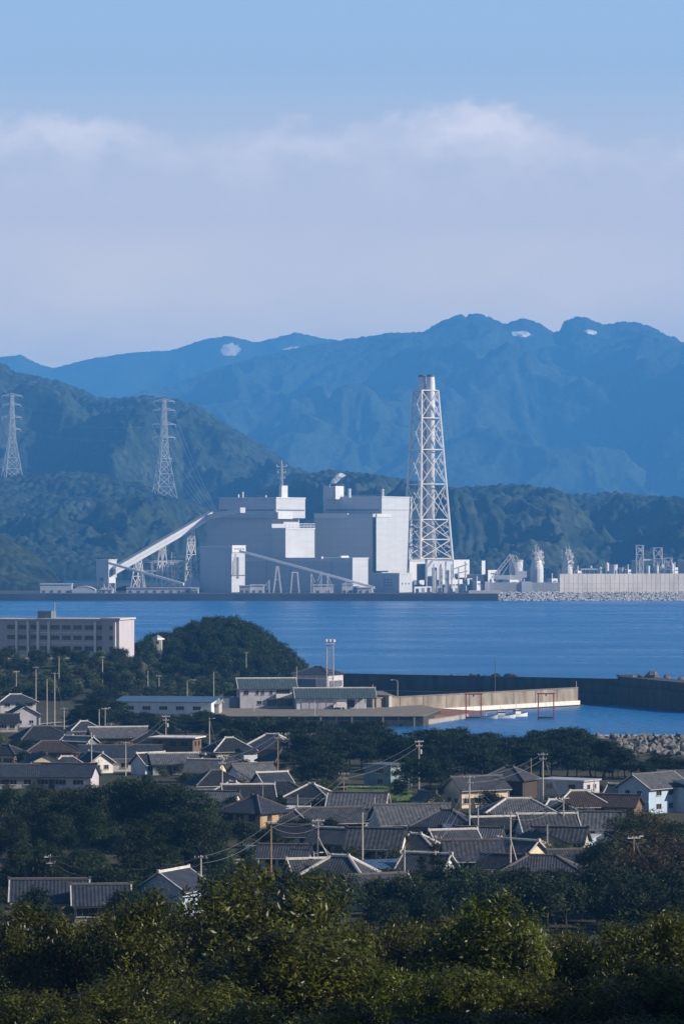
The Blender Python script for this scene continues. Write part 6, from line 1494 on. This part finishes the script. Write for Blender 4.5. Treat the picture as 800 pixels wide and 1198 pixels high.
struct(npmesh('grass', v, q, M['leaf_grass']), 'stuff')
# stony sea wall of armour rocks and the shore wall behind it
rr = random.Random(14); G_ = 'grey armour rocks of the shore embankment'
protos_r = []
for k in range(7):
    mb = MB(); mb.blob((0, 0, 0), 1.0, 300 + k, .85, 6, 4, .42); protos_r.append(mb)
rk = []
for k in range(7):
    me = bpy.data.meshes.new('armour_rock'); me.from_pydata(protos_r[k].v, [], protos_r[k].f); me.materials.append(M['rock']); rk.append(me)
for i in range(280):
    px = 632 + rr.random() * 180; f = rr.random(); d = 1020 - 92 * f; s_ = .75 + .75 * rr.random()
    o = link(bpy.data.objects.new('armour_rock', rk[rr.randrange(7)]))
    o.location = (X(px, d), d, tzs(X(px, d), d) + .25 * s_ + rr.random() * .5); o.rotation_euler = (rr.random() * 6, rr.random() * 6, rr.random() * 6); o.scale = (s_, s_ * .8, s_ * 1.1)
    tag(o, 'angular grey armour rock heaped along the shore beyond the pine belt', 'rock', G_)
mb = MB(); mb.prism([(X(632, 1022), 1022), (130, 1022), (130, 1024.5), (X(632, 1022), 1024.5)], -2, 2.7)
t = thing('shore_wall', 'low concrete shore wall on the seaward side of armour rocks', 'wall', (X(720, 1022), 1022, 0)); obj('wall', mb, M['quay_concrete'], t, world=True)
mb = MB(); mb.prism([(X(632, 1022), 1021.8), (130, 1021.8), (130, 1024.7), (X(632, 1022), 1024.7)], 2.7, 2.9); obj('coping', mb, M['far_concrete'], t, world=True)

# ================================================================== utility poles and wires
TOPS = {}
def upole(label, px, pt, pb, arms=1, m='pole', trans=False, stay=0, lampy=False, key=None):
    d = ground_hit(px, pb); x = X(px, d); z = tzs(x, d) + .15; h = Z(pt, d) - z
    t = thing('utility_pole', label, 'utility pole', (x, d, z), math.radians(random.uniform(-25, 25)))
    mb = MB(); mb.tube((0, 0, -.5), (0, 0, h), .16, 7, .10); obj('pole', mb, M[m], t)
    for k in range(arms):
        mb = MB(); zz = h - .35 - k * .9; w = 1.0 if k == 0 else .75
        mb.box((0, -.14, zz), (2 * w, .10, .12)); a = obj('crossarm', mb, M['frame'], t)
        mb = MB()
        for u in (-.85, -.3, .3, .85): mb.tube((u * w, -.14, zz + .06), (u * w, -.14, zz + .26), .05, 5)
        obj('insulator', mb, M['ceramic'], None).parent = a
    if trans:
        mb = MB(); mb.tube((.38, 0, h - 2.9), (.38, 0, h - 2.0), .27, 10); obj('transformer', mb, M['frame'], t)
    if lampy:
        mb = MB(); mb.bar((0, 0, h - .3), (.9, -.2, h - .1), .05); mb.box((1.1, -.2, h - .1), (.6, .2, .12)); obj('lamp', mb, M['ceramic'], t)
    for k in range(stay):
        mb = MB(); mb.tube((0, 0, h * (.62 - .1 * k)), (2.2 + 1.3 * k, -1.2, 0), .09, 5); obj('stay', mb, M['pole'], t)
    if key: TOPS[key] = Vector((x, d, z + h - .2))
    return t
for a in [
    ('thin pole topmost left above the slope beside the school wall', 19, 785, 818, 1, 'pole', 0, 0, 0, 'a'),
    ('tall pole left of the pale lavender gable, one crossarm', 42, 780, 824, 1, 'pole', 0, 0, 0, 'b'),
    ('stout grey pole between dark hip roof and lavender gable', 55, 795, 850, 0, 'pole', 0, 0, 0, 'c'),
    ('tallest pole before the wooded slope, by the bare sandy patch', 64, 787, 851, 1, 'pole', 0, 0, 0, 'd'),
    ('short pole at the left foot of the pine belt', 75, 828, 866, 1, 'pole', 0, 0, 0, 'e'),
    ('pale pole in front of the long dark roof near the cream gable', 107, 857, 908, 0, 'pole', 0, 0, 0, 'f'),
    ('left one of twin poles rising before the pine belt', 116, 830, 874, 0, 'pole', 0, 0, 0, 'g'),
    ('right one of twin poles before the pine belt, with crossarm and lamp', 123, 828, 874, 1, 'pole', 0, 0, 1, 'h'),
    ('short pole just right of the twin poles', 130, 846, 874, 1, 'pole', 0, 0, 0, 'i'),
    ('thin dark pole in front of the long white wall', 147, 868, 908, 1, 'pole', 0, 0, 0, 'j'),
    ('pole with crossarms and transformer before the brown flat-roofed house', 194, 837, 888, 2, 'pole', 1, 0, 0, 'k'),
    ('bare pale pole right of the brown flat-roofed house', 245, 840, 890, 0, 'pole', 0, 0, 1, 'l'),
    ('pole with two crossarms beside the right crown of the large trees', 260, 886, 948, 2, 'pole', 0, 0, 0, 'm'),
    ('short pole with two crossarms above the lower left ribbed roof', 59, 1000, 1052, 2, 'pole', 0, 0, 0, 'n'),
    ('small bare pole behind the second ribbed roof, lower left', 121, 1013, 1058, 0, 'pole', 0, 0, 0, 'o'),
    ('grey pole beside the pale blue-white gable, lower left', 235, 1001, 1056, 1, 'pole', 0, 0, 0, 'p'),
    ('thin post among shrubs on the slope below the school', 69, 768, 806, 0, 'pole', 0, 0, 0, None),
    ('pole with crossarm standing in the wood below the school right end', 120, 768, 800, 1, 'pole', 0, 0, 0, None),
    ('pole in the trees above the blue-roofed store', 173, 785, 815, 0, 'pole', 0, 0, 0, None),
    ('short pole behind the blue-roofed store, nearer the mound', 186, 790, 818, 1, 'pole', 0, 0, 0, None),
    ('pole with lamp at the foot of the mound left of the office', 250, 786, 822, 0, 'pole', 0, 0, 1, None),
    ('slim tall pole with crossarm against the mound face', 288, 763, 800, 1, 'pole', 0, 0, 0, None),
    ('tall brown pole in front of the bright white ridge lines', 325, 857, 928, 2, 'pole_brown', 0, 0, 0, 'q'),
    ('pale pole with transformer beside the light blue two-storey house', 338, 857, 900, 1, 'pole', 1, 0, 0, 'r'),
    ('dark pole with two crossarms left of the grass plot', 402, 904, 956, 2, 'pole_brown', 0, 0, 0, 's'),
    ('pole with crossarms and transformer against the pines right of grass plot', 490, 866, 928, 2, 'pole', 1, 0, 0, 't'),
    ('white short pole before the white-walled hip roof', 348, 930, 966, 0, 'pole', 0, 0, 0, None),
    ('dark pole with crossarm in front of the low shop-like house', 317, 960, 1020, 1, 'pole_brown', 0, 0, 0, 'u'),
    ('white pole propped by two slanting stays', 372, 958, 1016, 1, 'pole', 0, 2, 0, 'v'),
    ('bare white pole before the white house with long window', 424, 951, 1018, 0, 'pole', 0, 0, 0, 'w'),
    ('bare white pole left of the white porch', 438, 933, 980, 0, 'pole', 0, 0, 0, 'x'),
    ('short pole with flat lamp head near the small low white house', 367, 997, 1036, 0, 'pole', 0, 0, 1, None),
    ('pale pole among the blue-sheeted shed roofs', 473, 990, 1040, 0, 'pole', 0, 0, 0, 'y'),
    ('pole with crossarm rising from the lone conifer', 509, 978, 1048, 1, 'pole', 0, 0, 0, 'z'),
    ('tall pole before the left gable of the sunlit cream house', 549, 908, 992, 2, 'pole', 0, 0, 0, 'A'),
    ('bare white pole with bent top right of the tall one by the cream house', 559, 946, 990, 0, 'pole', 0, 0, 0, None),
    ('pole carrying the blue cables, propped by one stay', 597, 950, 1034, 1, 'pole', 0, 1, 0, 'B'),
    ('tallest white pole with two crossarms against the right pine belt', 635, 881, 944, 2, 'pole', 0, 0, 0, 'C'),
    ('thin dark pole behind the second dark roof by the pine belt', 621, 887, 932, 0, 'pole_brown', 0, 0, 0, None),
    ('white pole with forked top before the tile roofs', 659, 932, 988, 1, 'pole', 0, 0, 0, 'D'),
    ('dull pole standing behind the cream gable and hedge', 640, 965, 1006, 0, 'pole', 0, 0, 0, None),
    ('bare white post lowest before the leafy stand', 646, 1026, 1072, 0, 'pole', 0, 0, 0, None),
    ('brown pole with lamp arms in front of the rounded thicket', 741, 978, 1044, 1, 'pole_brown', 0, 0, 1, 'E'),
    ('small grey pole with three crossarms at the foot of the thicket', 764, 1009, 1050, 3, 'pole', 0, 0, 0, 'F'),
    ('pale thin pole at the right corner of the flat-roofed grey house', 695, 912, 956, 0, 'pole', 0, 0, 0, None),
]:
    upole(a[0], a[1], a[2], a[3], a[4], a[5], bool(a[6]), a[7], bool(a[8]), a[9])
def wire(label, a, b, sag=.9, r=.022, m='wire', group='overhead wires between the village poles'):
    a, b = Vector(a), Vector(b); mb = MB(); n = 10
    pts = [a.lerp(b, k / n) - Vector((0, 0, sag * 4 * (k / n) * (1 - k / n))) for k in range(n + 1)]
    mb.path(pts, r, 4); o = obj('overhead_wire', mb, M[m]); tag(o, label, 'wire', group); return o
WLAB = 'thin dark overhead wire strung between village poles'
for a, b in ('ab', 'bd', 'de', 'gh', 'hi', 'fj', 'jk', 'kl', 'lm', 'mq', 'qr', 'no', 'op', 'pu', 'us', 'st', 'vw', 'wx', 'xs', 'yz', 'zA', 'AB', 'BD', 'DC', 'CA', 'DE', 'EF', 'vu'):
    wire(WLAB, TOPS[a], TOPS[b]); wire(WLAB, TOPS[a] + Vector((.3, 0, -.9)), TOPS[b] + Vector((.3, 0, -.9)), 1.1, .03)
BLAB = 'thick bluish cable sweeping down to the pole with one stay'
for k in range(4):
    p = TOPS['B'] + Vector((0, 0, -3.0 - k * .35)); d = ground_hit(505, 1026); e = Vector((X(505, d), d, tzs(X(505, d), d) + 3.2 - k * .3)); wire(BLAB, p, e, 1.6, .06, 'cable_blue', 'bluish cables below the stayed pole')
# ================================================================== air, light, camera
hz = MB(); hz.prism([(-2600, -420), (2600, -420), (2600, 22300), (-2600, 22300)], -6.0, 1130.0)
hm = bpy.data.materials.new('haze'); hm.use_nodes = True; nt = hm.node_tree; nt.nodes.clear()
out = nt.nodes.new('ShaderNodeOutputMaterial'); pv = nt.nodes.new('ShaderNodeVolumePrincipled')
pv.inputs['Color'].default_value = (0.11, 0.44, 1.0, 1); pv.inputs['Density'].default_value = 0.85e-4; pv.inputs['Anisotropy'].default_value = 0.0
nt.links.new(pv.outputs[0], out.inputs['Volume'])
struct(obj('haze', hz, hm), 'stuff')

EL, AZ = math.radians(27), math.atan2(0.97, -0.20)      # the sun stands to the right, a little to the camera's side
to_sun = Vector((math.sin(AZ) * math.cos(EL), math.cos(AZ) * math.cos(EL), math.sin(EL)))
L = bpy.data.lights.new('sun', 'SUN'); L.energy = 5.0; L.angle = math.radians(0.53); L.color = (1.0, 0.87, 0.72)
so = bpy.data.objects.new('sun', L); COL.objects.link(so); so.rotation_euler = to_sun.to_track_quat('Z', 'Y').to_euler()

w = bpy.data.worlds.new('World'); S.world = w; w.use_nodes = True; nt = w.node_tree
bg = nt.nodes['Background']; sky = nt.nodes.new('ShaderNodeTexSky'); sky.sky_type = 'NISHITA'; sky.sun_disc = False
sky.sun_elevation = EL; sky.sun_rotation = AZ; sky.altitude = 50; sky.air_density = 0.6; sky.dust_density = 0.2; sky.ozone_density = 3.0
SKY = 0.05
EXPO = 0.65
bg.inputs['Strength'].default_value = SKY
def N(t, **k):
    n = nt.nodes.new(t)
    for a, b in k.items(): setattr(n, a, b)
    return n
def math_(op, a, b=None, c=None, clamp=False):
    n = N('ShaderNodeMath', operation=op, use_clamp=clamp)
    for i, v in enumerate((a, b, c)):
        if v is None: continue
        if isinstance(v, (int, float)): n.inputs[i].default_value = v
        else: nt.links.new(v, n.inputs[i])
    return n.outputs[0]
tc = N('ShaderNodeTexCoord'); sep = N('ShaderNodeSeparateXYZ'); nt.links.new(tc.outputs['Generated'], sep.inputs[0])
el = sep.outputs['Z']
def cloud_noise(scale, det, seed, rough=0.55):
    mp = N('ShaderNodeMapping'); mp.inputs['Scale'].default_value = scale; mp.inputs['Location'].default_value = seed
    nz = N('ShaderNodeTexNoise'); nz.inputs['Scale'].default_value = 1.0; nz.inputs['Detail'].default_value = det; nz.inputs['Roughness'].default_value = rough
    nt.links.new(tc.outputs['Generated'], mp.inputs[0]); nt.links.new(mp.outputs[0], nz.inputs['Vector']); return nz.outputs['Fac']
n1 = cloud_noise((34, 34, 60), 6, (3.3, 1.7, 0.4)); n2 = cloud_noise((110, 110, 150), 5, (0.2, 4.4, 9.1)); n0 = cloud_noise((11, 11, 26), 3, (7.1, 2.2, 5.0))
top = math_('ADD', math_('ADD', 0.1095, math_('MULTIPLY', math_('SUBTRACT', n1, 0.5), 0.020)), math_('MULTIPLY', math_('SUBTRACT', n2, 0.5), 0.013))
def hump(c, w):                                                       # two higher towers of the cloud bank, by compass direction
    r = math_('DIVIDE', math_('SUBTRACT', sep.outputs['X'], c), w); return math_('POWER', 2.718, math_('MULTIPLY', math_('MULTIPLY', r, r), -1.0))
hum = math_('ADD', math_('ADD', hump(-0.074, 0.028), hump(0.036, 0.021)), math_('MULTIPLY', hump(-0.012, 0.018), 0.7))
top = math_('ADD', math_('SUBTRACT', top, 0.0035), math_('MULTIPLY', hum, 0.0085))
edge = math_('DIVIDE', math_('SUBTRACT', top, el), 0.0035)                    # >0 below the cloud tops
body = math_('MULTIPLY', math_('ADD', edge, 0.15), 1.0, clamp=True)
soft = math_('MULTIPLY', body, math_('ADD', 0.42, math_('MULTIPLY', math_('SUBTRACT', n0, 0.5), 1.5)), clamp=True)
rim = math_('MULTIPLY', math_('SUBTRACT', 1.0, math_('ABSOLUTE', math_('SUBTRACT', math_('DIVIDE', math_('SUBTRACT', top, el), 0.0070), 0.75)), clamp=True), math_('ADD', math_('MULTIPLY', hum, 0.75), math_('MULTIPLY', math_('SUBTRACT', n0, 0.5), 1.2), clamp=True), clamp=True)
def rgbmix(f, a, b):
    n = N('ShaderNodeMix'); n.data_type = 'RGBA'
    nt.links.new(f, n.inputs['Factor'])
    for v, i in ((a, 6), (b, 7)):
        if isinstance(v, tuple): n.inputs[i].default_value = (*v, 1)
        else: nt.links.new(v, n.inputs[i])
    return n.outputs[2]
q = 1.0 / SKY / 2 ** EXPO
CB = tuple(c * q for c in (0.98, 0.88, 0.86)); CR = tuple(c * q for c in (1.45, 1.28, 1.18))
rp = N('ShaderNodeValToRGB'); es = rp.color_ramp.elements
stops = [(0.0, (1.9, 1.6, 1.1)), (0.050, (2.25, 1.85, 1.3)), (0.062, (2.0, 1.58, 1.08)), (0.085, (1.12, 0.97, 0.86)), (0.108, (0.78, 0.79, 0.83)), (0.125, (0.55, 0.69, 0.85)), (0.15, (0.48, 0.66, 0.88)), (0.175, (0.20, 0.36, 0.60)), (0.22, (0.05, 0.12, 0.24))]
while len(es) < len(stops): es.new(0.5)
for e, (p, c_) in zip(es, stops): e.position = p / 0.22; e.color = (*c_, 1)
nt.links.new(math_('DIVIDE', el, 0.22), rp.inputs[0])
vm = N('ShaderNodeVectorMath', operation='SCALE'); nt.links.new(rp.outputs[0], vm.inputs[0]); vm.inputs['Scale'].default_value = q
c = rgbmix(math_('DIVIDE', math_('SUBTRACT', 0.34, el), 0.14, clamp=True), sky.outputs[0], vm.outputs[0])     # bright air near the horizon, clear sky above
c = rgbmix(math_('MULTIPLY', soft, 0.8), c, CB)
lump = math_('MULTIPLY', math_('MULTIPLY', math_('SUBTRACT', cloud_noise((60, 60, 95), 6, (5.5, 8.8, 1.1)), 0.47), 3.0, clamp=True), math_('MULTIPLY', body, math_('DIVIDE', math_('SUBTRACT', el, 0.082), 0.02, clamp=True)), clamp=True)
c = rgbmix(math_('MULTIPLY', lump, 0.45), c, CR)
c = rgbmix(math_('MULTIPLY', math_('SUBTRACT', -0.002, el), 400.0, clamp=True), c, tuple(v * q for v in (0.03, 0.07, 0.12)))     # below the horizon: open sea
c = rgbmix(math_('MULTIPLY', rim, 0.72), c, CR)
nt.links.new(c, bg.inputs['Color'])

cam = bpy.data.cameras.new('camera'); co = bpy.data.objects.new('camera', cam); COL.objects.link(co)
co.location = (0, 0, H); co.rotation_euler = (PI / 2, 0, 0)
cam.sensor_fit = 'HORIZONTAL'; cam.sensor_width = 36.0; cam.lens = 36.0 * F / 800.0
cam.shift_y = (HY - 599.0) / 800.0; cam.clip_start = 1.0; cam.clip_end = 40000
S.camera = co
S.view_settings.view_transform = 'Standard'; S.view_settings.look = 'None'; S.view_settings.exposure = EXPO; S.view_settings.gamma = 1.0
S.render.engine = 'CYCLES'; S.cycles.use_denoising = True; S.cycles.denoising_prefilter = 'ACCURATE'; S.cycles.denoising_input_passes = 'RGB_ALBEDO_NORMAL'
try: S.cycles.denoiser = 'OPENIMAGEDENOISE'
except Exception: pass
S.cycles.max_bounces = 6; S.cycles.diffuse_bounces = 1; S.cycles.glossy_bounces = 2; S.cycles.transmission_bounces = 2; S.cycles.transparent_max_bounces = 8; S.cycles.volume_bounces = 1
S.cycles.caustics_reflective = False; S.cycles.caustics_refractive = False
print('objects', len(S.objects), 'faces', sum(len(o.data.polygons) for o in S.objects if o.type == 'MESH'))
